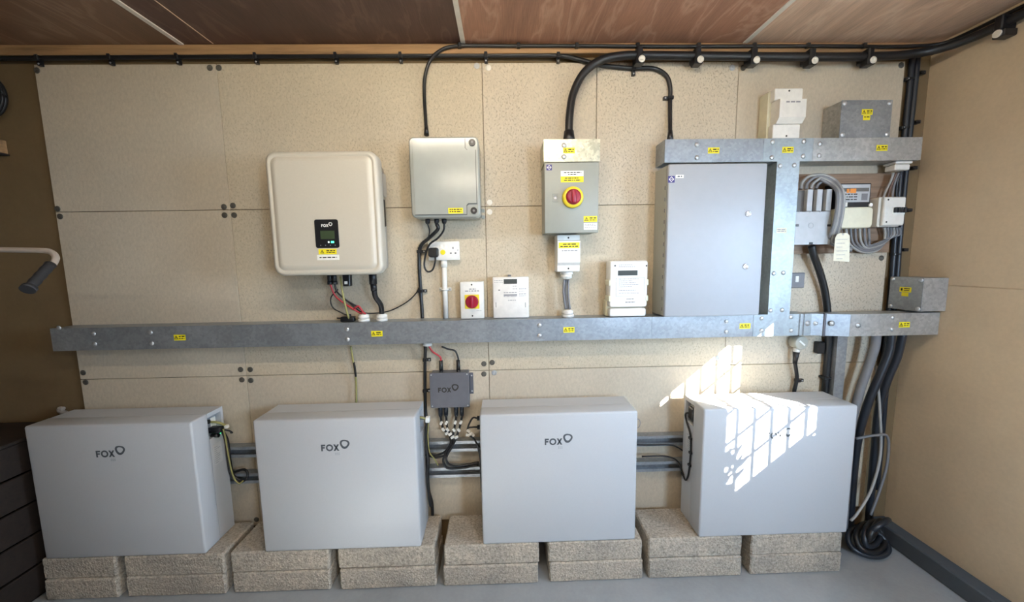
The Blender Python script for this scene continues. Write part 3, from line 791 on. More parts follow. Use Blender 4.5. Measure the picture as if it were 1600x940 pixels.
for x, z in ((ex1+.008, 1.735), (ex1+.008, 1.705)): MB().box(ex1-.002, ex1+.014, -.001, -.008, z-.009, z+.009, .003, 1).build('mounting_lug', 'grey_pl', t)
gx = [P(x, 345, -.09).x for x in (668, 682, 694)]
for x in gx:
    m = MB().cyl((x, -.09, ez0+.001), (x, -.09, ez0-.016), .012, 6); m.cyl((x, -.09, ez0-.016), (x, -.09, ez0-.022), .010, 12, .007); m.build('gland', 'black', t)
q = P(666, 206, -.03)
ct = thing('enclosure_feed_cable', (q.x, -.03, 2.03), 'black cable arching from the ceiling line down into the light grey enclosure', 'cable')
path = curve(px((666.5,210,-.05),(665,185,-.03),(663,150,-.015),(664,120,-.015),(672,95,-.02),(690,78,-.036),(720,71.5,-.037),(800,71.5,-.037),(900,71.5,-.037),(1000,72.5,-.037),(1100,72.5,-.037),(1200,72,-.037),(1300,72,-.037),(1380,73,-.037),(1425,72,-.045),
    Vector((2.00, -.07, 2.44)), Vector((2.033, -.14, 2.445)), Vector((2.037, -.3, 2.447)), Vector((2.037, -.7, 2.45))))
MB().tube(path, .0075, 10).build('sheath', 'cable', ct)
MB().cyl(P(666.5, 211, -.05), P(666, 196, -.04), .011, 12, .0078).build('shroud', 'black', ct)
for x in (718,810,901,996,1091,1178,1262,1350):
    q = P(x, 71.5, -.037); add_clip(ct, q, 'v', .0075, -.35)

# cables from the enclosure's glands
def z_(p, dz): return Vector((p.x, p.y, p.z+dz))
cable('enclosure_cable', [Vector((gx[1], -.09, 1.668)), P(684, 358, -.085), P(670, 372, -.05), P(657, 385, -.018), P(655, 410, -.013), P(657, 450, -.013), P(659, 480, -.02), P(660, 497, -.03)], .0085, 'cable',
      'black cable dropping from the light grey enclosure into the trunking', clips=((657.5,394,-.013,'h',1),(657.5,453,-.013,'h',1)))
cable('enclosure_wire', [Vector((gx[0], -.09, 1.668)), P(671, 360, -.08), P(669, 371, -.06), P(662, 378, -.04), P(653, 388, -.018)], .003, 'cable', 'thin black wire leaving the first gland of the grey enclosure')
# ------------------------------------------------------------------ double socket, plug and conduit
t = thing('double_socket', (-.278, -.015, 1.504), 'white double wall socket under the light grey enclosure', 'socket')
sx0, sx1, sz0, sz1 = -.351, -.205, 1.503, 1.591
MB().box(sx0+.003, sx1-.003, -.0005, -.030, sz0+.003, sz1-.003).build('back_box', 'white', t)
fp = MB().box(sx0, sx1, -.030, -.040, sz0, sz1, .003, 2).build('faceplate', 'white', t)
cx = P(708, 393, -.04).x
for dx, dz, w, h in ((0, .016, .0045, .009), (-.011, -.008, .008, .005), (.011, -.008, .008, .005), (.022, .006, .0035, .0045)):
    MB().box(cx+dx-w/2, cx+dx+w/2, -.040, -.0404, 1.544+dz-h/2, 1.544+dz+h/2).build('socket_hole', 'print', fp)
for x in (690, 697): 
    q = P(x, 385, -.04); MB().box(q.x-.006, q.x+.006, -.040, -.0435, q.z-.009, q.z+.009, .001, 1).build('rocker_switch', 'white_b', fp)
q = P(692, 394, -.04); l = MB().cyl((q.x, -.04, q.z), (q.x, -.0408, q.z), .012, 20).build('round_sticker', 'yellow', t)
q = P(678, 394, -.04)
t = thing('plug', (q.x, -.06, q.z-.02), 'black mains plug in the white double socket, its lead looping below', 'plug')
MB().rrect(q.x-.024, q.x+.024, q.z-.024, q.z+.022, .013, [(-.0405, .002), (-.044, 0), (-.066, .001), (-.074, .006)]).build('plug_body', 'black', t)
MB().tube(curve([Vector((gx[2], -.09, 1.668)), *px((693,360,-.085),(684,372,-.075),(671,382,-.06),(665,398,-.05),(663,415,-.045),(668,424,-.045),(676,421,-.045),(680,408,-.05),(680,400,-.055))]), .0045, 8).build('lead', 'cable', t)
t = thing('conduit', (-.283, -.02, T1), 'white round conduit rising from the trunking to the double socket', 'conduit')
MB().cyl((-.283, -.02, T1), (-.283, -.02, 1.503), .0125, 16).build('pipe', 'white', t)
MB().cyl((-.283, -.02, 1.47), (-.283, -.02, 1.503), .0155, 16).build('coupling', 'white', t)
z = P(695, 452, -.02).z
MB().box(-.283-.030, -.283+.030, -.0005, -.006, z-.009, z+.009, .003, 1).build('saddle_clip', 'white', t)
m = MB().tube([Vector((-.283+.0155*math.cos(a_), -.020-.0155*math.sin(a_), z)) for a_ in [PI*i/10 for i in range(11)]], .004, 6)
o = m.build('saddle_strap', 'white', t)
for dx in (-.023, .023): inst('screw', TINY, (-.283+dx, -.006, z), t)

# ------------------------------------------------------------------ small rotary isolator
t = thing('rotary_isolator', (-.150, -.03, T1), 'small white isolator box with red rotary knob on yellow plate', 'isolator')
rx0, rx1, rz1 = -.206, -.094, 1.400
MB().box(rx0, rx1, -.0005, -.058, T1+.0005, rz1, .004, 2).build('box', 'white', t)
ry = -.058; cx, cz = -.150, 1.305
MB().box(cx-.034, cx+.034, ry, ry-.003, cz-.034, cz+.034, .001, 1).build('yellow_plate', 'yellow_knob', t)
kn = lathe([(.031, 0), (.031, .006), (.029, .010), (.026, .012)], 28); kn.v = [v+Vector((cx, ry-.003, cz)) for v in kn.v]
kb = kn.build('knob', 'redknob', t)
MB().box(cx-.007, cx+.007, ry-.015, ry-.027, cz-.029, cz+.024, .003, 2).build('grip', 'redknob', kb)
for z in (1.237, 1.386): inst('screw', TINY_D, (cx, ry, z), t)
mm = MB(); dashes(mm, cx-.012, cx+.02, 1.365, .005, ry, 41); dashes(mm, cx-.032, cx+.034, 1.356, .005, ry, 42); dashes(mm, cx+.02, cx+.045, 1.262, .002, ry, 43); mm.build('print', 'print_g', t)

# ------------------------------------------------------------------ meters on the trunking
t = thing('smart_meter', (.035, -.03, T1), 'square white electricity meter standing beside the small red rotary isolator', 'meter')
ax0, ax1, az1 = -.051, .121, 1.420
MB().box(ax0+.004, ax1-.004, -.0005, -.028, T1+.0005, az1-.004).build('base', 'meter', t)
MB().box(ax0, ax1, -.028, -.062, T1+.0005, az1, .006, 2).build('case', 'meter', t)
my = -.062
q0, q1 = P(787, 436, my), P(808, 443, my); MB().box(q0.x, q1.x, my, my-.0008, q1.z, q0.z).build('lcd', 'lcd', t)
mm = MB()
for (xa, xb, y, h, sd) in ((772,786,438,.003,1),(772,786,441,.002,2),(801,808,447,.003,3),(801,808,451,.003,4),(787,808,457,.003,5),(787,808,463,.003,7),(794,806,469,.003,8),(811,822,451,.003,9),(811,820,455,.002,10),(811,822,459,.003,11),(811,822,462,.002,12)):
    p0, p1 = P(xa, y, my), P(xb, y, my); dashes(mm, p0.x, p1.x, p0.z, h, my, sd)
mm.build('print', 'print_g', t)
p0, p1 = P(787, 460, my), P(808, 461, my); MB().box(p0.x, p1.x, my, my-.0006, p1.z-.002, p0.z+.001).build('barcode', 'print_g', t)
for x in (775, 821):
    q = P(x, 476, my); MB().box(q.x-.001, q.x+.001, my, my-.0005, q.z-.012, q.z+.012).build('seal_slot', 'print', t)
q = P(780, 453, my); MB().box(q.x-.004, q.x+.004, my, my-.002, q.z-.002, q.z+.002).build('optical_port', 'print', t)
q = P(796, 430, -.02); MB().box(q.x-.008, q.x+.008, -.0005, -.02, az1-.004, az1+.008, .002, 1).build('hanging_lug', 'cable_grey', t)

t = thing('electricity_meter', (.59, -.05, T1), 'taller white electricity meter with printed panel, left of the large cabinet', 'meter')
ax0, ax1, az0, az1, my = .498, .679, T1+.0005, 1.488, -.092
MB().box(ax0-.006, ax1-.01, -.0005, -.05, az0, 1.30, .003, 1).build('terminal_base', 'cream', t)
MB().rrect(ax0, ax1, 1.268, az1, .012, [(-.02, .006), (-.024, .002), (my+.012, 0), (my+.004, .002), (my, .006)]).build('case', 'meter', t)
MB().rrect(ax0, ax1-.004, az0, 1.264, .010, [(-.051, .004), (my+.014, 0), (my+.004, .002), (my, .006)]).build('terminal_cover', 'meter', t)
fz = .0008
q0, q1 = P(963, 410, my), P(1008, 463, my); fpn = MB().box(q0.x, q1.x, my, my-fz, q1.z, q0.z).build('fascia', 'white_b', t)
q0, q1 = P(965.5, 422.5, my), P(996, 430, my); MB().box(q0.x, q1.x, my-fz, my-2*fz, q1.z, q0.z).build('lcd', 'lcd', fpn)
mm = MB()
for i, y in enumerate((414, 416.5, 436, 439, 442, 445, 448, 453.5, 458)):
    p0 = P(967, y, my); p1 = P(988 + 10*((i*7) % 3)/2, y, my); dashes(mm, p0.x, p1.x, p0.z, .0028, my-fz, 60+i)
mm.build('print', 'print_g', fpn)
q0, q1 = P(963, 434, my), P(1006, 462, my)
for a_ in ((q0.x, q1.x, q0.z-.001, q0.z), (q0.x, q1.x, q1.z, q1.z+.001), (q0.x, q0.x+.001, q1.z, q0.z), (q1.x-.001, q1.x, q1.z, q0.z)):
    MB().box(a_[0], a_[1], my-fz, my-2*fz, a_[2], a_[3]).build('panel_line', 'print_g', fpn)
for y in (424, 428): 
    q = P(1003, y, my); MB().cyl((q.x, my-fz, q.z), (q.x, my-.004, q.z), .005, 14).build('push_button', 'white', fpn)
for z in (1.31, 1.385):
    for xa, xb in ((ax0-.004, ax0+.012), (ax1-.012, ax1+.004)): MB().box(xa, xb, -.03, my-.001, z-.014, z+.014, .003, 1).build('side_tab', 'cream', t)
for x in (961, 1010): 
    q = P(x, 415, my); inst('seal_screw', TINY_D, q, t)
mm = MB(); 
for xa, xb, y in ((979,990,467),(977,992,472)):
    p0, p1 = P(xa, y, my), P(xb, y, my); dashes(mm, p0.x, p1.x, p0.z, .003, my, int(y))
mm.build('print', 'print', t)

# ------------------------------------------------------------------ main isolator with galvanised top box
t = thing('steel_gland_box', (.308, -.07, 1.921), 'spangled galvanised box on top of the grey isolator enclosure', 'steel box')
MB().box(.188, .430, -.0005, -.148, 1.921, 2.014).build('box', 'galv_c', t)
MB().box(.186, .432, -.148, -.1505, 1.9205, 2.0145).build('lid', 'galv_c', t)
for y in (227, 245): inst('bolt', BOLT, P(881, y, -.1505), t)
warn(t, P(889, 235, -.1505), .05, .024, mat='yellow')
t = thing('isolator_enclosure', (.308, -.07, 1.614), 'grey enclosure with red and yellow rotary isolator handle', 'isolator')
jx0, jx1, jz0, jz1, jy = .188, .428, 1.614, 1.919, -.150
MB().box(jx0+.004, jx1-.004, -.0005, jy+.016, jz0+.003, jz1-.003).build('body', 'grey_box', t)
dr = MB().box(jx0, jx1, jy+.015, jy, jz0, jz1, .004, 2).build('door', 'grey_box', t)
c = P(894.5, 308.5, jy)
for prof, mat, nm in (([(.046, 0), (.046, .012), (.043, .018), (.036, .021)], 'yellow_knob', 'handle_ring'), ([(.033, .018), (.033, .026), (.030, .032), (.024, .034)], 'redknob', 'handle')):
    k = lathe(prof, 32); k.v = [v+Vector((c.x, jy, c.z)) for v in k.v]; ho = k.build(nm, mat, t)
MB().box(c.x-.009, c.x+.009, jy-.033, jy-.043, c.z-.028, c.z+.028, .003, 2).build('grip', 'redknob', ho)
q = P(867.5, 309, jy); l = MB().box(q.x-.012, q.x+.012, jy, jy-.003, q.z-.018, q.z+.018, .002, 1).build('door_lock', 'grey_pl', dr)
MB().cyl((q.x, jy-.003, q.z), (q.x, jy-.006, q.z), .007, 14).build('lock_barrel', 'steel', t)
q = P(858, 261.5, jy); l = MB().box(q.x-.012, q.x+.012, jy, jy-.0008, q.z-.012, q.z+.012).build('maker_badge', 'purple', t)
def badge(m, q, s, y):
    for a_ in range(4):
        an = a_*PI/2; p0 = (q.x+s*math.cos(an), q.z+s*math.sin(an)); p1 = (q.x+s*math.cos(an+PI/2), q.z+s*math.sin(an+PI/2))
        m.prism([p0, p1, (q.x+.75*(p1[0]-q.x), q.z+.75*(p1[1]-q.z)), (q.x+.75*(p0[0]-q.x), q.z+.75*(p0[1]-q.z))], y, y-.0004)
    m.box(q.x-s*.9, q.x+s*.9, y, y-.0004, q.z-s*.08, q.z+s*.08)
mm = MB(); badge(mm, q, .010, jy-.0008); mm.build('print', 'white_b', l)
q = P(894, 271, jy); l = MB().box(q.x-.050, q.x+.050, jy, jy-.0008, q.z-.0115, q.z+.0115).build('text_label', 'white_b', t)
mm = MB(); dashes(mm, q.x-.036, q.x+.040, q.z+.004, .004, jy-.0008, 81); dashes(mm, q.x-.018, q.x+.022, q.z-.004, .004, jy-.0008, 82); mm.build('print', 'print', l)
q = P(894, 280, jy); l = MB().box(q.x-.050, q.x+.050, jy, jy-.0008, q.z-.0125, q.z+.0125).build('yellow_label', 'yellow', t)
mm = MB(); dashes(mm, q.x-.032, q.x+.032, q.z+.005, .004, jy-.0008, 83); dashes(mm, q.x-.036, q.x+.038, q.z-.004, .004, jy-.0008, 84); mm.build('print', 'print', l)
q = P(922.5, 342, jy); warn(t, q, .060, .026)
q = P(922.5, 353, jy); l = MB().box(q.x-.030, q.x+.030, jy, jy-.0008, q.z-.016, q.z+.014).build('text_label', 'white_b', t)
mm = MB(); [dashes(mm, q.x-.026, q.x+.026, q.z+.008-.007*k, .0025, jy-.0008, 90+k) for k in range(3)]; mm.build('print', 'print_g', l)
# small white terminal box below
t = thing('terminal_box', (.305, -.05, 1.44), 'small white terminal box hanging under the grey isolator enclosure', 'terminal box')
ty = -.100
MB().box(.252, .359, -.0005, -.075, 1.440, 1.610, .003, 1).build('base', 'white', t)
m = MB().prism_x([(-.075, 1.441), (-.088, 1.443), (-.088, 1.470), (ty, 1.484), (ty, 1.582), (-.088, 1.586), (-.088, 1.608), (-.075, 1.609)], .2535, .3575)
m.build('cover', 'white', t)
q = P(889, 383, ty); l = MB().box(q.x-.047, q.x+.049, ty, ty-.0008, q.z-.013, q.z+.013).build('yellow_label', 'yellow', t)
mm = MB(); dashes(mm, q.x-.028, q.x+.034, q.z+.005, .005, ty-.0008, 95); dashes(mm, q.x-.040, q.x+.042, q.z-.005, .005, ty-.0008, 96); mm.build('print', 'print', l)
mm = MB(); q = P(890, 391.5, ty); dashes(mm, q.x-.036, q.x+.036, q.z, .004, ty, 97); mm.build('print', 'print_g', t)
for z in (1.4555, 1.597): inst('screw', TINY_D, (.305, -.088, z), t)
gx0 = .302
gland(gx0, -.05, 1.4395, .026, 'white cable gland screwed into the bottom of the small terminal box', .034, down=True)
gland(P(887, 487, -.05).x, -.05, T1, .026, 'white cable gland on the trunking below the small terminal box', .036)
gb = P(887, 487, -.05).x
for k, dx in enumerate((-.010, .0, .010)):
    cable('terminal_lead', [Vector((gx0+dx, -.05+.006*(k == 1), 1.402)), Vector((gx0+dx*1.1-.003, -.05+.008*(k == 1), 1.34)), Vector((gb+dx, -.05+.006*(k == 1), T1+.037))], .0055, 'cable_grey',
          ('leftmost', 'middle', 'rightmost')[k]+' of three grey leads below the small terminal box', group='grey leads below the terminal box')

# ------------------------------------------------------------------ large cabinet
t = thing('cabinet', (.96, -.07, T1), 'large pale grey metal cabinet with two round locks', 'cabinet')
cx0, cx1, cz0, cz1, cyf = .735, 1.186, T1+.004, 1.910, -.140
MB().box(cx0+.004, cx1-.004, -.0005, cyf+.02, cz0+.004, cz1-.003).build('body', 'cab_side', t)
dr = MB().box(cx0+.006, cx1, cyf+.019, cyf, cz0, cz1, .007, 3).build('door', 'cab', t)
for x, y in ((1169, 334), (1165, 416)):
    q = P(x, y, cyf); k = lathe([(.0135, 0), (.0135, .003), (.009, .004), (.009, .002), (.004, .002), (.003, .004)], 18); k.v = [v+q for v in k.v]; k.build('lock', 'steel', dr)
for k in range(12):
    z = 1.26+k*.05; MB().box(cx0+.0015, cx0+.006, cyf+.026, cyf+.022, z-.008, z+.008).build('hinge_slot', 'cable_grey', t)
q = P(1049, 280, cyf); l = MB().box(q.x-.0145, q.x+.0145, cyf, cyf-.0008, q.z-.0145, q.z+.0145).build('maker_badge', 'purple', dr)
mm = MB(); badge(mm, q, .012, cyf-.0008); mm.build('badge_print', 'white_b', t)
q = P(1062, 275.5, cyf); l = MB().box(q.x-.018, q.x+.018, cyf, cyf-.0006, q.z-.007, q.z+.007).build('text_label', 'white_b', dr)
mm = MB(); dashes(mm, q.x-.010, q.x+.010, q.z, .0055, cyf-.0006, 3); mm.build('label_print', 'logo', t)

# ------------------------------------------------------------------ dark grey combiner box between the middle batteries
t = thing('combiner_box', (-.27, -.04, .785), 'dark grey metal combiner box between the two middle batteries', 'junction box')
qx0, qx1, qz0, qz1, qy = -.366, -.175, .787, .962, -.066
MB().box(qx0+.004, qx1-.004, -.0005, qy+.012, qz0+.004, qz1-.004, .003, 1).build('body', 'darkbox', t)
MB().rrect(qx0, qx1, qz0, qz1, .006, [(qy+.012, 0), (qy+.002, 0), (qy, .002)]).build('lid', 'darkbox', t)
for x in (qx0+.009, qx1-.009):
    for z in (qz0+.009, qz1-.009): inst('screw', TINY, (x, qy, z), t)
fm = MB(); fox(fm, qx0+.040, qz0+.078, .024, qy); fm.build('logo', 'print', t)
lg = MB().box(qx1-.004, qx1+.016, -.001, -.006, qz0+.045, qz1-.02, .003, 1).build('mounting_lug', 'darkbox', t)
for z in (qz0+.06, qz1-.035): inst('screw', TINY, (qx1+.008, -.006, z), t)
tx = [P(x, 570, -.04).x for x in (689, 716)]; bx = [P(x, 648, -.04).x for x in (688.5, 697, 713, 722)]
for x in tx: conn(t, x, -.04, qz1-.004, qz1+.055, .009, 'plug_connector')
for x in bx:
    m = MB().cyl((x, -.04, qz0+.006), (x, -.04, qz0-.045), .0105, 12); m.cyl((x, -.04, qz0-.045), (x, -.04, qz0-.056), .0105, 12, .007); m.build('plug_connector', 'cable_blue', t)
gw = P(668, 540, -.05)
gland(gw.x, -.05, T0, .022, 'white cable gland under the trunking, above the dark combiner box', .024, down=True)
cable('combiner_lead', [Vector((gw.x+.006, -.05, T0-.024)), P(676, 549, -.045), P(685, 555, -.04), Vector((tx[0], -.04, 1.030)), Vector((tx[0], -.04, 1.012))], .0042, 'red', 'red lead from the white gland into the combiner box top')
cable('combiner_lead', [P(690, 541, -.05), P(700, 545, -.045), P(711, 548, -.04), Vector((tx[1], -.04, 1.030)), Vector((tx[1], -.04, 1.012))], .0042, 'cable', 'black lead curving into the right top plug of the combiner box')
cable('battery_riser_cable', [Vector((gw.x-.011, -.045, T0-.024)), P(664, 570, -.02), P(664, 610, -.012), P(665, 640, -.012), P(667, 670, -.03), P(668, 700, -.05), P(668, 735, -.052), P(670, 765, -.045), P(675, 785, -.03), P(676, 806, -.025)], .0075, 'cable',
      'black cable running down beside the second battery from the white gland', clips=((664.5,562,-.02,'h',1),(664.5,611,-.012,'h',1)))
tg = 0
def mark(c, rot, label):
    m = MB().box(c.x-.009, c.x+.009, c.y-.004, c.y+.004, c.z-.006, c.z+.006, .001, 1).rot(c, 'Y', rot)
    return m
m1 = [P(683, 666, -.04)+Vector((0, 0, 0))]
# pairs of battery leads leaving the combiner box, each with white cable markers
paths = [
 ('left', [Vector((bx[0], -.04, .732)), P(692, 668, -.04), P(702, 680, -.045), P(704, 692, -.055), P(697, 704, -.062), P(683, 710, -.062), P(671, 708, -.058), P(660, 704, -.05)], (0,), 'leftmost of four black leads curving from combiner box to the second battery'),
 ('left2', [Vector((bx[1], -.04, .732)), P(699, 668, -.045), P(706, 682, -.055), P(707, 695, -.068), P(698, 709, -.075), P(683, 714, -.075), P(671, 712, -.065), P(660, 708, -.052)], (0,), 'second black lead from combiner box to the second battery'),
 ('right', [Vector((bx[2], -.04, .732)), P(710, 668, -.05), P(705, 690, -.065), P(695, 710, -.075), P(693, 722, -.075), P(700, 731, -.07), P(718, 731, -.06), P(748, 726, -.053)], (0,), 'third black lead from combiner box curving right to the third battery'),
 ('right2', [Vector((bx[3], -.04, .732)), P(718, 668, -.055), P(710, 690, -.078), P(699, 710, -.09), P(698, 720, -.09), P(706, 727, -.083), P(722, 727, -.068), P(748, 722, -.053)], (0,), 'rightmost of four black leads curving from combiner box to the third battery')]
for nm, pts, _, lab in paths:
    pth = curve(pts)
    t = thing('battery_lead', (pth[-1].x, pth[-1].y, min(p.z for p in pth)), lab, 'cable', 'black leads below the combiner box')
    MB().tube(pth, .0055, 8).build('sheath', 'cable', t)
    for k in (4, 9, 13):
        c = pth[min(k, len(pth)-1)]+Vector((0, -.007, 0))
        mark(c, .5+.4*k, '').build('cable_marker', 'white_b', t)
# leads at the left flank of the third battery
xb = BAT[2]
t = thing('battery_lead', (xb-.01, -.1, .35), 'black twin lead plugged into the left flank of the third battery', 'cable')
for k, (y0, z0) in enumerate(((-.10, .745), (-.10, .70))):
    MB().cyl((xb+.026, y0, z0), (xb-.022, y0, z0), .011, 12).build('plug_connector', 'black', t)
    MB().tube(curve([Vector((xb-.02, y0, z0)), Vector((xb-.045, -.095, z0-.002)), Vector((xb-.070, -.09, .69)), Vector((xb-.062, -.085, .655)), Vector((xb-.035, -.08, .62)), Vector((xb-.014, -.08, .56-.02*k)), Vector((xb-.012, -.08-.01*k, .45)), Vector((xb-.010, -.08-.01*k, .36))]), .0045, 8).build('sheath', 'cable', t)
for dx, dz, r in ((-.066, .68, .6), (-.055, .665, -.5), (-.07, .66, .2), (-.045, .66, .9)):
    mark(Vector((xb+dx, -.096, dz)), r, '').build('cable_marker', 'white_b', t)
# leads at the right flank of the second battery
xb = BAT[1]+BW
t = thing('battery_lead', (xb+.02, -.1, .3), 'grey and yellow lead with white plug at the right flank of the second battery', 'cable')
MB().tube(curve([Vector((xb-.028, -.10, .755)), Vector((xb+.0, -.10, .752)), Vector((xb+.018, -.10, .748))]), .008, 10).build('sheath', 'cable_grey', t)
MB().tube(curve([Vector((xb-.028, -.118, .765)), Vector((xb+.0, -.118, .763)), Vector((xb+.020, -.112, .752))]), .0045, 8).build('earth_core', 'greenyellow', t)
MB().box(xb+.014, xb+.034, -.09, -.118, .735, .760, .003, 1).build('white_plug', 'white_b', t)
MB().tube(curve([Vector((xb+.024, -.10, .735)), Vector((xb+.014, -.10, .70)), Vector((xb+.012, -.10, .60)), Vector((xb+.018, -.10, .53)), Vector((xb+.010, -.095, .46)), Vector((xb+.012, -.09, .35)), Vector((xb+.016, -.085, .29))]), .007, 8).build('sheath', 'cable', t)
MB().tube(curve([Vector((xb+.028, -.106, .735)), Vector((xb+.022, -.106, .66)), Vector((xb+.026, -.10, .58)), Vector((xb+.045, -.09, .54)), Vector((xb+.06, -.08, .50))]), .003, 6).build('earth_core', 'greenyellow', t)
# leads and plugs at the right flank of the leftmost battery
xb = BAT[0]+BW
t = thing('battery_lead', (xb+.03, -.1, .4), 'black plug and yellow-green lead hanging at the right flank of the leftmost battery', 'cable')
MB().box(xb-.026, xb+.030, -.10, -.128, .715, .742, .004, 2).build('plug_connector', 'black', t)
MB().cyl((xb-.02, -.115, .70), (xb+.012, -.115, .70), .010, 12).build('plug_connector', 'black', t)
MB().box(xb+.004, xb+.008, -.095, -.112, .702, .709).build('indicator_light', 'led_g', t)
MB().tube(curve([Vector((xb-.026, -.11, .765)), Vector((xb+.006, -.11, .762)), Vector((xb+.030, -.10, .745)), Vector((xb+.042, -.10, .735))]), .0055, 8).build('earth_core', 'greenyellow', t)
MB().box(xb+.034, xb+.050, -.092, -.108, .728, .744, .003, 1).build('white_plug', 'white_b', t)
MB().tube(curve([Vector((xb+.030, -.112, .728)), Vector((xb+.050, -.10, .715)), Vector((xb+.056, -.09, .70)), Vector((xb+.042, -.08, .695))]), .004, 8).build('sheath', 'cable', t)
for k in range(2):
    MB().tube(curve([Vector((xb+.02, -.105, .725)), Vector((xb+.018+.008*k, -.085, .66)), Vector((xb+.016+.008*k, -.080, .56)), Vector((xb+.022+.01*k, -.078, .48)), Vector((xb+.055, -.074, .44+.012*k)), Vector((xb+.085, -.07, .452)), Vector((xb+.092, -.066, .48)), Vector((xb+.070, -.06, .495)), Vector((xb+.02, -.058, .48))]), .0062, 8).build('sheath', 'cable', t)
MB().tube(curve([Vector((xb+.036, -.115, .73)), Vector((xb+.030, -.100, .68)), Vector((xb+.032, -.095, .58)), Vector((xb+.040, -.090, .48)), Vector((xb+.060, -.086, .44)), Vector((xb+.080, -.082, .45))]), .0035, 8).build('earth_core', 'greenyellow', t)
# lead clipped to the left flank of the sunlit battery
xb = BAT[3]
t = thing('battery_lead', (xb-.01, -.1, .4), 'thin black lead clipped down the left flank of the sunlit battery', 'cable')
fl = xb+.004-.006
pts = [Vector((xb+.026, -.10, .745)), Vector((fl, -.085, .735)), Vector((fl, -.095, .70)), Vector((fl, -.135, .65)), Vector((fl, -.145, .58)), Vector((fl, -.140, .50)), Vector((fl, -.130, .44)), Vector((fl, -.105, .40)), Vector((fl, -.075, .42)), Vector((xb-.02, -.052, .47)), Vector((xb-.08, -.048, .495)), Vector((xb-.20, -.047, .497))]
MB().tube(curve(pts), .0042, 8).build('sheath', 'cable', t)
for y, z in ((-.139, .635), (-.146, .565), (-.141, .50), (-.078, .415)):
    MB().box(fl-.007, fl+.0025, y-.012, y+.010, z-.006, z+.006, .001, 1).build('clip', 'black', t)
MB().box(xb+.008, xb+.026, -.085, -.13, .715, .775, .004, 1).build('plug_connector', 'black', t)
cable('rail_cable', [P(985, 694, -.048), P(1010, 695, -.048), P(1045, 694.5, -.048), P(1058, 698, -.05), P(1070, 706, -.052)], .004, 'cable', 'thin black cable slung under the upper strut rail beside the sunlit battery')

# pen mark on the board beside the third battery
q = P(996, 661, 0)
m = MB(); n = 20
for i in range(n-6):
    a, b = -1.6+2*PI*i/n, -1.6+2*PI*(i+1)/n
    m.prism([(q.x+.016*math.cos(a), q.z+.026*math.sin(a)), (q.x+.016*math.cos(b), q.z+.026*math.sin(b)), (q.x+.012*math.cos(b), q.z+.022*math.sin(b)), (q.x+.012*math.cos(a), q.z+.022*math.sin(a))], -.0002, -.0008)
for x0, x1, z0, z1, b in PANELS:
    if x0 <= q.x <= x1 and z0 <= q.z <= z1: m.build('pen_mark', 'print_g', b); break

# ------------------------------------------------------------------ cables along the top of the wall
cable('wall_top_cable', [Vector((XL+.005, -.016, P(-40, 92, -.016).z)), P(-40, 92, -.016), P(200, 89.5, -.016), P(400, 88, -.016), P(600, 87, -.016), P(800, 86.5, -.016), P(872, 87, -.016), P(905, 93, -.016), P(940, 102, -.012), P(985, 106.5, -.012), P(1020, 107, -.012), P(1040, 117, -.012), P(1047, 135, -.012), P(1047, 160, -.012), P(1047, 190, -.025), P(1047, 214, -.045)], .0095, 'cable',
      'black cable clipped along the wall top, dropping into the cabinet trunking', clips=((60,91,-.016),(178,90,-.016),(286,89,-.016),(407,88,-.016),(527,87,-.016),(633,87,-.016),(752,86.5,-.016),(875,87,-.016),(988,106.5,-.012),(1047,152,-.012,'h',-1)))
q = P(1047, 216, -.045)
tag(MB().cyl((q.x, -.045, U1), (q.x, -.045, U1+.055), .017, 14, .010).build('cable_shroud', 'black'), 'black tapered cable shroud standing on the trunking above the large cabinet', 'cable shroud')
t = thing('armoured_cable', (.31, -.06, 2.02), 'thick black armoured cable sweeping up from the isolator and along the wall top', 'cable')
TY = -.055
pth = curve([P(889, 212, -.07), P(890, 180, -.065), P(896, 145, TY), P(913, 113, TY), P(940, 94, TY), P(975, 87, TY), P(1010, 86.5, TY), P(1100, 87.5, TY), P(1200, 88.5, TY), P(1300, 89, TY), P(1370, 88, TY), Vector((1.86, -.065, 2.398)), Vector((1.95, -.10, 2.400)), Vector((2.00, -.17, 2.403)), Vector((2.018, -.28, 2.407)), Vector((2.022, -.6, 2.42)), Vector((2.022, -1.0, 2.43))])
MB().tube(pth, .0178, 14).build('sheath', 'cable', t)
q = P(889, 213, -.07); MB().cyl((q.x, -.07, 2.0145), (q.x, -.07, 2.075), .030, 16, .022).build('gland_shroud', 'black', t)
MB().cyl((q.x, -.07, 2.0145), (q.x, -.07, 2.030), .024, 6).build('gland_nut', 'steel', t)
for x, y in ((997,95),(1090,96),(1175,96),(1268,95),(1358,94)):
    c = P(x, 87.5, TY); near = min(pth, key=lambda p: (p-c).length)
    m = MB().box(near.x-.013, near.x+.013, -.012, TY-.0245, near.z-.025, near.z+.030, .005, 1); m.box(near.x-.015, near.x+.022, -.034, TY-.022, near.z-.042, near.z-.012, .003, 1)
    cl = m.build('cleat', 'black', t)
    k = lathe([(.0150, 0), (.0150, .003), (.006, .0035), (.005, .002), (.002, .002)], 18); k.v = [v+Vector((near.x+.008, TY-.022, near.z-.026)) for v in k.v]; k.build('cleat_bolt', 'whitescrew', cl)
m = MB().box(XR-.0005, 1.988, -.262, -.290, 2.378, 2.434, .004, 1); m.box(XR-.0005, 1.995, -.255, -.295, 2.352, 2.378, .003, 1); cl = m.build('cleat', 'black', t)
MB().cyl((1.995, -.275, 2.366), (1.988, -.275, 2.366), .014, 14).build('cleat_bolt', 'whitescrew', cl)
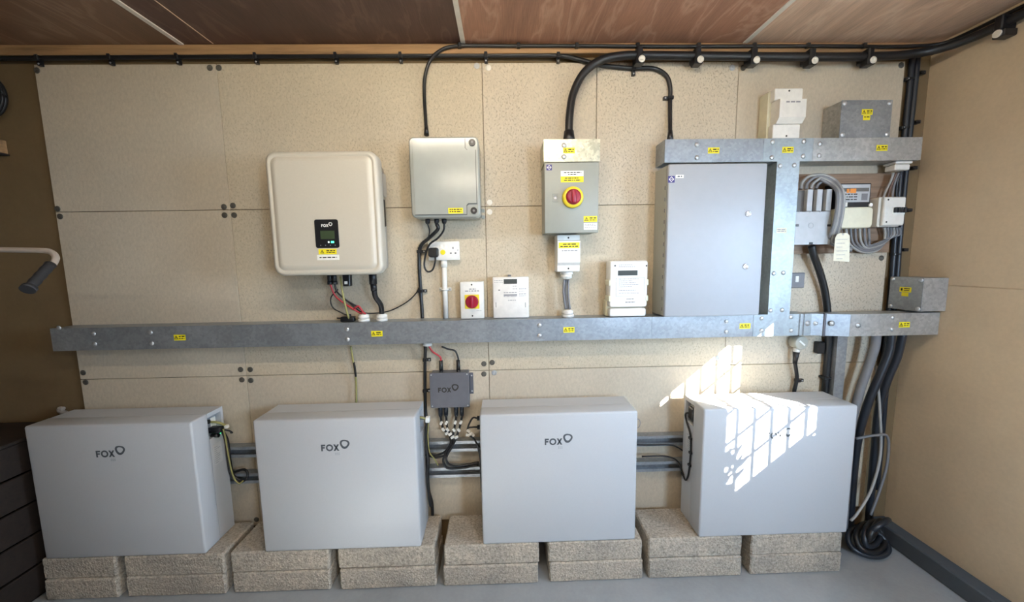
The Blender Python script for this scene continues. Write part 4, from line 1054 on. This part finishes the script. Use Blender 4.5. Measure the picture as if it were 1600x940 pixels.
for k, (dx, lab) in enumerate(((0, 'left'), (.026, 'right'))):
    cable('corner_cable', [Vector((1.944+dx, -.004, 2.425)), Vector((1.944+dx, -.002, 2.2)), Vector((1.942+dx, -.002, 1.9)), Vector((1.944+dx, -.002, 1.6)), Vector((1.95+dx, -.002, 1.3)), Vector((1.945+dx, -.004, 1.0)), Vector((1.950+dx, -.004, .6)), Vector((1.952+dx, -.004, .25))], .0115, 'cable_blue',
          lab+' one of two blue-black cables running down the room corner', clips=tuple((Y_) for Y_ in ()))
def corner_clip(x, y, sgn, lab):
    q = P(x, y, -.008)
    m = MB().box(q.x-.010, q.x+.010, WY-.0005, -.012, q.z-.008, q.z+.008, .002, 1)
    m.box(min(q.x, q.x-sgn*.022), max(q.x, q.x-sgn*.022), -.014, -.017, q.z-.004, q.z+.004)
    t = thing('cable_clip', (q.x, 0, q.z-.008), lab, 'cable clip', 'clips on the corner cables')
    m.build('clip_body', 'black', t); inst('nail', TINY, (q.x, -.012, q.z), t)
for (x, y, s, lab) in ((1419,123,-1,'topmost clip on the board side of the corner cables'),(1443,113,1,'topmost clip on the wall side of the corner cables'),(1412,199,-1,'clip beside the corner cables level with the top of the upper trunking'),(1435,190,1,'wall side clip on the corner cables above the upper trunking'),
                    (1430,262,1,'clip on the corner cables just under the upper trunking'),(1422,328,1,'clip on the corner cables beside the four-switch box'),(1416,390,1,'wall side clip on the corner cables above the right wall steel box'),(1398,397,-1,'board side clip on the corner cables above the right wall steel box'),(1393,586,1,'clip on the corner cables below the lower trunking')):
    corner_clip(x, y, s, lab)

# ------------------------------------------------------------------ boxes above the upper trunking
t = thing('distribution_block_box', (1.29, -.05, U1), 'tall white stepped plastic box standing on the upper trunking', 'terminal box')
MB().box(1.226, 1.362, -.0005, -.062, U1+.0005, 2.243, .003, 1).build('base', 'cream', t)
MB().box(1.232, 1.360, -.062, -.094, 2.192, 2.243, .003, 1).build('top_cover', 'white', t)
MB().prism_x([(-.062, 2.090), (-.1, 2.090), (-.118, 2.112), (-.118, 2.188), (-.110, 2.191), (-.062, 2.191)], 1.240, 1.360).build('middle_cover', 'white', t)
MB().box(1.232, 1.358, -.062, -.094, U1+.001, 2.089, .003, 1).build('bottom_cover', 'white', t)
for z in (2.232, U1+.012): inst('screw', TINY_D, (1.296, -.094, z), t)
mm = MB(); dashes(mm, 1.268, 1.338, 2.176, .006, -.118, 12); mm.build('print', 'print_g', t)
t = thing('steel_junction_box', (1.65, -.06, U1), 'galvanised steel junction box standing on the upper right trunking', 'junction box')
MB().box(1.537, 1.767, -.0005, -.098, U1+.0005, 2.186).build('body', 'galv_d', t)
MB().box(1.535, 1.769, -.098, -.1005, U1+.0005, 2.188).build('lid', 'galv', t)
for x in (1.549, 1.755):
    for z in (U1+.014, 2.174): inst('screw', BOLT, (x, -.1005, z), t)
warn(t, P(1355, 175, -.1005), .05, .024); q = P(1354, 183.5, -.1005); l = MB().box(q.x-.016, q.x+.016, -.1005, -.1013, q.z-.012, q.z+.010).build('yellow_label', 'yellow', t)
mm = MB(); dashes(mm, q.x-.012, q.x+.012, q.z+.002, .004, -.1013, 8); mm.build('print', 'print', l)
# box on the right wall, above the lower right trunking
t = thing('steel_junction_box', (1.99, -.09, T1), 'galvanised steel junction box fixed to the tan right wall above the trunking', 'junction box')
MB().box(1.932, XR-.0005, -.016, -.160, 1.232, 1.386).build('body', 'galv_d', t)
MB().box(1.9295, 1.932, -.0145, -.162, 1.2305, 1.3875).build('lid', 'galv', t)
for y in (-.026, -.150):
    for z in (1.242, 1.376): inst('screw', BOLT, (1.9295, y, z), t, (0, 0, -PI/2))
ly = -.088; l = MB().box(1.9295, 1.9287, ly-.026, ly+.026, 1.316, 1.340).build('warning_label', 'yellow', t)
m = MB(); m.box(1.9287, 1.9283, ly+.012, ly+.020, 1.322, 1.334); m.box(1.9287, 1.9283, ly-.02, ly+.006, 1.331, 1.335); m.box(1.9287, 1.9283, ly-.018, ly+.006, 1.323, 1.326); m.build('print', 'print', l)
MB().box(1.9295, 1.9287, ly-.015, ly+.015, 1.296, 1.315).build('yellow_label', 'yellow', t)

# ------------------------------------------------------------------ supply intake on its wooden backboard
tag(MB().box(1.366, 1.905, -.0005, -.018, 1.507, 1.886, .002, 1).build('backboard', 'backwood'), 'brown wooden backboard behind the supply cut-out and meter', 'backboard')
t = thing('service_cutout', (1.452, -.06, 1.548), 'grey supply cut-out with three fuse carriers and a lower cover', 'service cut-out')
oy = -.092
MB().box(1.368, 1.534, -.0185, -.070, 1.556, 1.800).build('body', 'cut_d', t)
MB().prism([(1.368, 1.549), (1.536, 1.549), (1.538, 1.65), (1.530, 1.70), (1.368, 1.70)], -.030, oy).build('lower_cover', 'cut', t)
for x in (1266, 1281, 1296):
    q = P(x, 310, oy); MB().box(q.x-.013, q.x+.013, -.070, oy, 1.702, 1.802, .002, 1).build('fuse_carrier', 'cut', t)
MB().box(1.530, 1.546, -.0185, -.075, 1.70, 1.79, .002, 1).build('side_cover', 'cut', t)
MB().box(1.362, 1.552, -.0185, -.030, 1.796, 1.800).build('top_strip', 'cut', t)
q = P(1267, 352, oy); k = lathe([(.013, 0), (.013, .001), (.010, .001), (.010, .0002)], 24); k.v = [v+q for v in k.v]; k.build('round_boss', 'cut', t)
for x, y in ((1245,352),(1295,352),(1267,380)):
    q = P(x, y, oy); MB().box(q.x-.008, q.x+.008, oy+.004, oy-.003, q.z-.005, q.z+.005, .001, 1).build('cover_clip', 'black', t)
for i, x in enumerate((1249, 1265, 1281)):
    q = P(x, 331, oy); text_obj('phase_number', str(i+1), .014, (q.x, oy-.0004, q.z), 'print_g', t)
t = thing('supply_meter', (1.638, -.06, 1.622), 'old electricity meter with cream lower cover and orange sticker', 'meter')
sy_ = -.100
MB().box(1.556, 1.722, -.0185, -.085, 1.700, 1.828, .003, 1).build('case', 'black', t)
MB().rrect(1.553, 1.727, 1.622, 1.718, .016, [(-.0185, .002), (-.03, 0), (sy_+.006, 0), (sy_, .004)]).build('terminal_cover', 'cream', t)
pl = MB().box(1.562, 1.714, -.085, -.0868, 1.742, 1.822).build('name_plate', 'cut', t)
MB().box(1.562, 1.612, -.085, -.0868, 1.722, 1.741).build('small_plate', 'white', t)
MB().box(1.566, 1.708, -.0868, -.0878, 1.790, 1.806).build('register_window', 'cut_d', t)
q = P(1333, 298, -.0878); MB().box(q.x-.014, q.x+.014, -.0878, -.0888, q.z-.010, q.z+.010).build('orange_sticker', 'orange', t)
q = P(1325, 298, -.0878); MB().box(q.x-.006, q.x+.006, -.0878, -.0888, q.z-.009, q.z+.009).build('orange_sticker', 'orange', t)
mm = MB(); [dashes(mm, 1.57, 1.655, 1.778-.012*k, .005, -.0868, 70+k) for k in range(3)]; mm.build('print', 'print', pl)
MB().box(1.676, 1.704, -.0868, -.0878, 1.750, 1.780).build('emblem', 'cable_grey', pl)
q = P(1360, 320, -.09); MB().cyl((q.x, -.085, q.z), (q.x, -.094, q.z), .008, 12).build('seal', 'white_b', t)
t = thing('four_switch_box', (1.83, -.05, 1.628), 'small white switch box with four black toggles near the room corner', 'switch box')
MB().box(1.778, 1.888, -.0185, -.074, 1.628, 1.766, .005, 1).build('base', 'white', t)
MB().rrect(1.784, 1.886, 1.632, 1.763, .006, [(-.074, 0), (-.088, 0), (-.094, .005)]).build('cover', 'white', t)
MB().box(1.822, 1.880, -.094, -.0965, 1.682, 1.716).build('switch_bank', 'white_b', t)
for k in range(4):
    x = 1.829+.0148*k; MB().box(x-.005, x+.005, -.0965, -.109, 1.690, 1.714, .002, 1).build('toggle', 'cable_blue', t)
for x, z in ((1.798, 1.75), (1.798, 1.648)): inst('screw', TINY_D, (x, -.094, z), t)
t = thing('cable_entry_block', (1.862, -.05, 1.885), 'white cable entry block under the upper right trunking', 'cable gland')
MB().box(1.826, 1.898, -.034, -.085, 1.886, 1.912, .004, 1).build('block', 'white', t); MB().box(1.822, 1.902, -.030, -.090, 1.914, U0-.0005, .002, 1).build('collar', 'white', t)
# meter tails
def tail(pts, r, mat, lab): return cable('meter_tail', pts, r, mat, lab, group='grey meter tails')
ordn = ('outermost', 'second', 'third', 'innermost')
for k in range(4):
    x0 = 1251+8*k; s = k*2.4
    tail([P(x0, 295, -.055), P(x0+3, 284+s*.6, -.055), P(x0+14-s*.4, 275+s, -.06), P(1284-s*.3, 273+s, -.062), P(1304-s, 281+s, -.066-.003*k), P(1317-s*1.3, 300, -.112), P(1317.5-s*1.4, 325, -.118), P(1313-s*1.4, 350, -.118), P(1308-s*1.5, 368, -.10), P(1304-s, 378, -.07), P(1312+2*k, 386+k, -.050), P(1330, 388+k, -.046)],
         .0068, 'cable_grey' if k % 2 else 'cable_lgrey', ordn[k]+' grey tail looping from the cut-out over to the meter')
for k in range(6):
    x0 = 1322+7*k
    tail([P(x0, 356, -.06), P(x0+1, 370, -.058), P(x0+6-k, 382-k, -.05), P(1345+3*k, 393-2*k, -.040-.003*k), P(1368+2*k, 392-3*k, -.038-.003*k), P(1380+2.5*k, 380-2*k, -.042), P(1383+4.5*k, 366, -.048), P(1382+4.6*k, 355, -.055)],
         .0056, 'cable_grey' if k % 3 else 'cable_lgrey', ('first', 'second', 'third', 'fourth', 'fifth', 'sixth')[k]+' grey tail, counted from the left, looping between meter and switch box')
for k in range(4):
    tail([P(1396+4*k, 270, -.06), P(1392+3.5*k, 282, -.055), P(1384+5.5*k, 298, -.05), P(1380+7*k, 309, -.048)], .005, ('cable_lgrey', 'cable_brown', 'cable_grey', 'cable_blue')[k],
         ('pale grey', 'brown', 'mid grey', 'dark blue')[k]+' lead running from the white entry block to the switch box')
# paper tag
q0 = P(1316, 365, -.13)
t = thing('paper_tag', (q0.x, -.13, P(1316, 409, -.13).z), 'cream paper tag hanging from the meter tails', 'tag')
pl = [P(*u, -.13) for u in ((1305,372),(1308,366),(1313,364),(1324,364),(1328,368),(1327,409),(1302,407))]
m = MB().prism([(p.x, p.z) for p in reversed(pl)], -.129, -.130); tb = m.build('paper', 'tag', t)
mm = MB()
for i, y in enumerate((374, 380, 386, 392, 398, 404)):
    a, b = P(1307, y, -.130), P(1324-(i % 3)*4, y, -.130); dashes(mm, a.x, b.x, a.z, .002, -.130, 200+i)
mm.build('print', 'print_g', tb)
q = P(1317, 366, -.131); inst('eyelet', TINY, q, t)
MB().tube(curve([P(1317, 366, -.131), P(1316, 360, -.128), P(1313, 352, -.12)]), .0012, 6).build('string', 'cable_grey', t)
# supply cable
cable('supply_cable', [P(1268, 384, -.06), P(1272, 400, -.055), P(1281, 425, -.042), P(1289, 455, -.034), P(1293, 485, -.030), P(1295, 510, -.030), P(1294, 545, -.022), P(1291, 585, -.02), P(1288, 630, -.02), P(1287, 700, -.022)], .0155, 'cable', 'thick black supply cable dropping from the cut-out behind the stepped trunking')
q = P(1290, 589, -.02); m = MB().box(q.x-.022, q.x+.03, -.0005, -.038, q.z-.006, q.z+.006, .002, 1)
tag(m.build('cable_cleat', 'black'), 'black cleat on the thick supply cable above the sunlit battery', 'cable cleat')
# grey switch plate half hidden by the drop trunking
t = thing('switch_plate', (1.455, -.006, 1.337), 'small grey switch plate peeking out beside the bright drop trunking', 'switch')
MB().box(1.408, 1.497, -.0005, -.012, 1.338, 1.414, .003, 1).build('plate', 'cable_grey', t)
q = P(1245, 436, -.012); MB().box(q.x-.007, q.x+.009, -.012, -.0135, q.z-.014, q.z+.016, .001, 1).build('rocker', 'white', t)
# round conduit box with its cable
t = thing('conduit_box', (1.466, -.05, 1.03), 'round grey conduit box on a black cable below the stepped trunking', 'conduit box')
k = lathe([(.033, 0), (.033, .045), (.030, .047), (.010, .048)], 24); k.v = [v+Vector((1.466, -.012, 1.070)) for v in k.v]; k.build('body', 'cab_side', t)
MB().box(1.448, 1.484, -.0595, -.0615, 1.066, 1.074).rot((1.466, -.06, 1.07), 'Y', .7).build('slot', 'white_b', t)
MB().cyl((1.462, -.035, 1.040), (1.460, -.035, 1.018), .014, 12).build('spigot', 'white', t)
MB().cyl((1.460, -.035, 1.020), (1.456, -.035, .96), .015, 12, .009).build('shroud', 'black', t)
MB().tube(curve([Vector((1.456, -.035, .97)), P(1245, 590, -.025), P(1241, 612, -.02), P(1239, 640, -.02)]), .0085, 8).build('sheath', 'cable', t)
q = P(1246, 594, -.02); add_clip(t, q, 'h', .0085, 1)
tag(MB().box(1.575, 1.612, -.0005, -.03, 1.005, 1.065, .004, 1).build('cable_saddle', 'black'), 'small black saddle block beside the upright channel post', 'cable saddle')
# bundle of thick cables dropping beside the post into the corner
def drop(pts, r, mat, lab): cable('corner_drop_cable', pts, r, mat, lab, group='cables dropping into the right corner')
drop([Vector((1.80, -.095, T0-.001)), Vector((1.798, -.095, 1.05)), Vector((1.785, -.085, .95)), Vector((1.757, -.08, .82)), Vector((1.730, -.082, .66)), Vector((1.725, -.085, .45)), Vector((1.725, -.09, .1))], .019, 'cable_grey', 'thick grey cable dropping behind the upright post into the corner')
drop([Vector((1.868, -.10, T0-.001)), Vector((1.866, -.10, 1.03)), Vector((1.84, -.095, .92)), Vector((1.805, -.085, .78)), Vector((1.785, -.07, .6)), Vector((1.785, -.06, .4)), Vector((1.79, -.06, .06))], .018, 'cable_blue', 'thick blue-black cable slanting left below the right trunking')
drop([Vector((1.925, -.10, T0-.001)), Vector((1.920, -.09, 1.0)), Vector((1.90, -.07, .86)), Vector((1.895, -.05, .7)), Vector((1.90, -.045, .5)), Vector((1.90, -.05, .08))], .017, 'cable_blue', 'thick blue-black cable dropping straight below the right trunking')
drop([Vector((1.84, -.07, .95)), Vector((1.85, -.10, .72)), Vector((1.84, -.13, .52)), Vector((1.78, -.16, .36)), Vector((1.70, -.18, .25)), Vector((1.66, -.19, .22))], .006, 'cable_lgrey', 'thin pale grey cable curling down to the floor in the right corner')
drop([Vector((1.72, -.12, .60)), Vector((1.80, -.14, .625)), Vector((1.88, -.12, .60)), Vector((1.90, -.11, .45)), Vector((1.86, -.12, .3)), Vector((1.82, -.13, .2))], .006, 'cable_grey', 'thin grey cable arching over the floor coil in the right corner')
t = thing('cable_coil', (1.83, -.16, 0), 'dark cable coil heaped on the floor in the right corner', 'cable coil')
for k in range(5):
    n = 40; c = Vector((1.80+.010*k, -.15, .062+.022*k)); rx, rz = .095-.006*k, .055
    pts = [c+Vector((rx*math.cos(2*PI*i/n), .045*math.sin(2*PI*i/n+.6*k), rz*math.sin(2*PI*i/n)*(.6 if math.sin(2*PI*i/n) < 0 else 1))) for i in range(n+1)]
    MB().tube(pts, .0125, 8).build('turn', 'cable' if k % 2 else 'cable_blue', t)

# ------------------------------------------------------------------ the dim left edge
t = thing('hand_truck', (-1.8, -.56, 0), 'pale bent tube handlebar with black grip reaching in at the left edge', 'hand truck')
HY = -.56
bar = curve([P(-70, 388, HY), P(0, 390, HY), P(60, 391, HY), P(78, 393, HY), P(87, 401, HY-.01), P(84, 411, HY-.03), P(77, 419, HY-.045)])
MB().tube(bar, .0088, 12).build('handlebar', 'tube', t)
a, b = P(79, 413, HY-.04), P(46, 449, HY-.12)
gp = [a.lerp(b, k/8) for k in range(9)]
MB().tube(gp, [.0138, .0124, .0138, .0124, .0138, .0124, .0138, .0124, .0130], 14).build('grip', 'grip', t)
dv = (b-a).normalized(); MB().cyl(b-dv*.002, b+dv*.010, .0175, 16).build('grip_end', 'grip', t)
p0 = bar[0]
MB().tube(curve([p0, p0+Vector((-.08, 0, -.03)), p0+Vector((-.11, 0, -.15)), Vector((p0.x-.12, HY, .8)), Vector((p0.x-.12, HY, .06))]), .0105, 12).build('upright', 'tube', t)
MB().box(p0.x-.26, p0.x-.02, HY-.14, HY+.10, 0, .012, .003, 1).build('toe_plate', 'tube', t)
for s in (-.1, .06): MB().cyl((p0.x-.12+s, HY+.03, .08), (p0.x-.09+s, HY+.03, .08), .08, 24).build('wheel', 'grip', t)
t = thing('storage_crate', (-2.55, -.24, 0), 'dark wooden crate standing in the unlit corner left of the batteries', 'crate')
for k in range(5):
    MB().box(-2.95, -2.135, -.385, -.40, .02+.145*k, .155+.145*k, .003, 1).build('slat', 'dkwood', t)
    MB().box(-2.95, -2.135, -.03, -.045, .02+.145*k, .155+.145*k, .003, 1).build('slat', 'dkwood', t)
    for x in (-2.95, -2.15): MB().box(x, x+.015, -.046, -.384, .02+.145*k, .155+.145*k, .003, 1).build('slat', 'dkwood', t)
MB().box(-2.955, -2.13, -.025, -.405, .737, .752, .003, 1).build('lid', 'dkwood', t)
MB().box(-2.93, -2.155, -.05, -.38, 0, .019).build('base', 'dkwood', t)
t = thing('cable_reel', (-2.42, -.06, 2.1), 'black coil hanging at the upper left edge', 'cable coil')
for k in range(4):
    n = 36; c = Vector((P(6, 148, -.04).x-.081+.004*k, -.03-.014*k, P(6, 148, -.04).z))
    MB().tube([c+Vector((.072*math.cos(2*PI*i/n), 0, .085*math.sin(2*PI*i/n))) for i in range(n+1)], .009, 8).build('turn', 'cable', t)
hq = P(6, 148, -.04); MB().box(hq.x-.091, hq.x-.071, WY-.0005, -.10, hq.z+.058, hq.z+.075, .002, 1).build('hook', 'zinc', t)
t = thing('wall_peg', (-2.37, -.05, 1.93), 'small tan wooden peg block on the wall at the left edge', 'peg')
q0, q1 = P(-30, 214, -.04), P(-10, 236, -.04)
MB().box(q0.x, q1.x, WY-.0005, -.04, q1.z, q0.z, .003, 1).build('block', 'joist', t)
MB().box(q0.x, q1.x+.004, WY-.0005, -.045, q1.z-.008, q1.z-.0005).build('ledge', 'dkwood', t)
q = P(99, 638, .0)
m = MB().tube(curve([Vector((q.x, WY-.0005, q.z-.03)), Vector((q.x, -.012, q.z-.008)), Vector((q.x+.004, -.016, q.z+.006)), Vector((q.x+.018, -.016, q.z+.004))]), .011, 10)
tag(m.build('pipe_stub', 'tube'), 'short pale pipe stub poking up behind the leftmost battery', 'pipe')
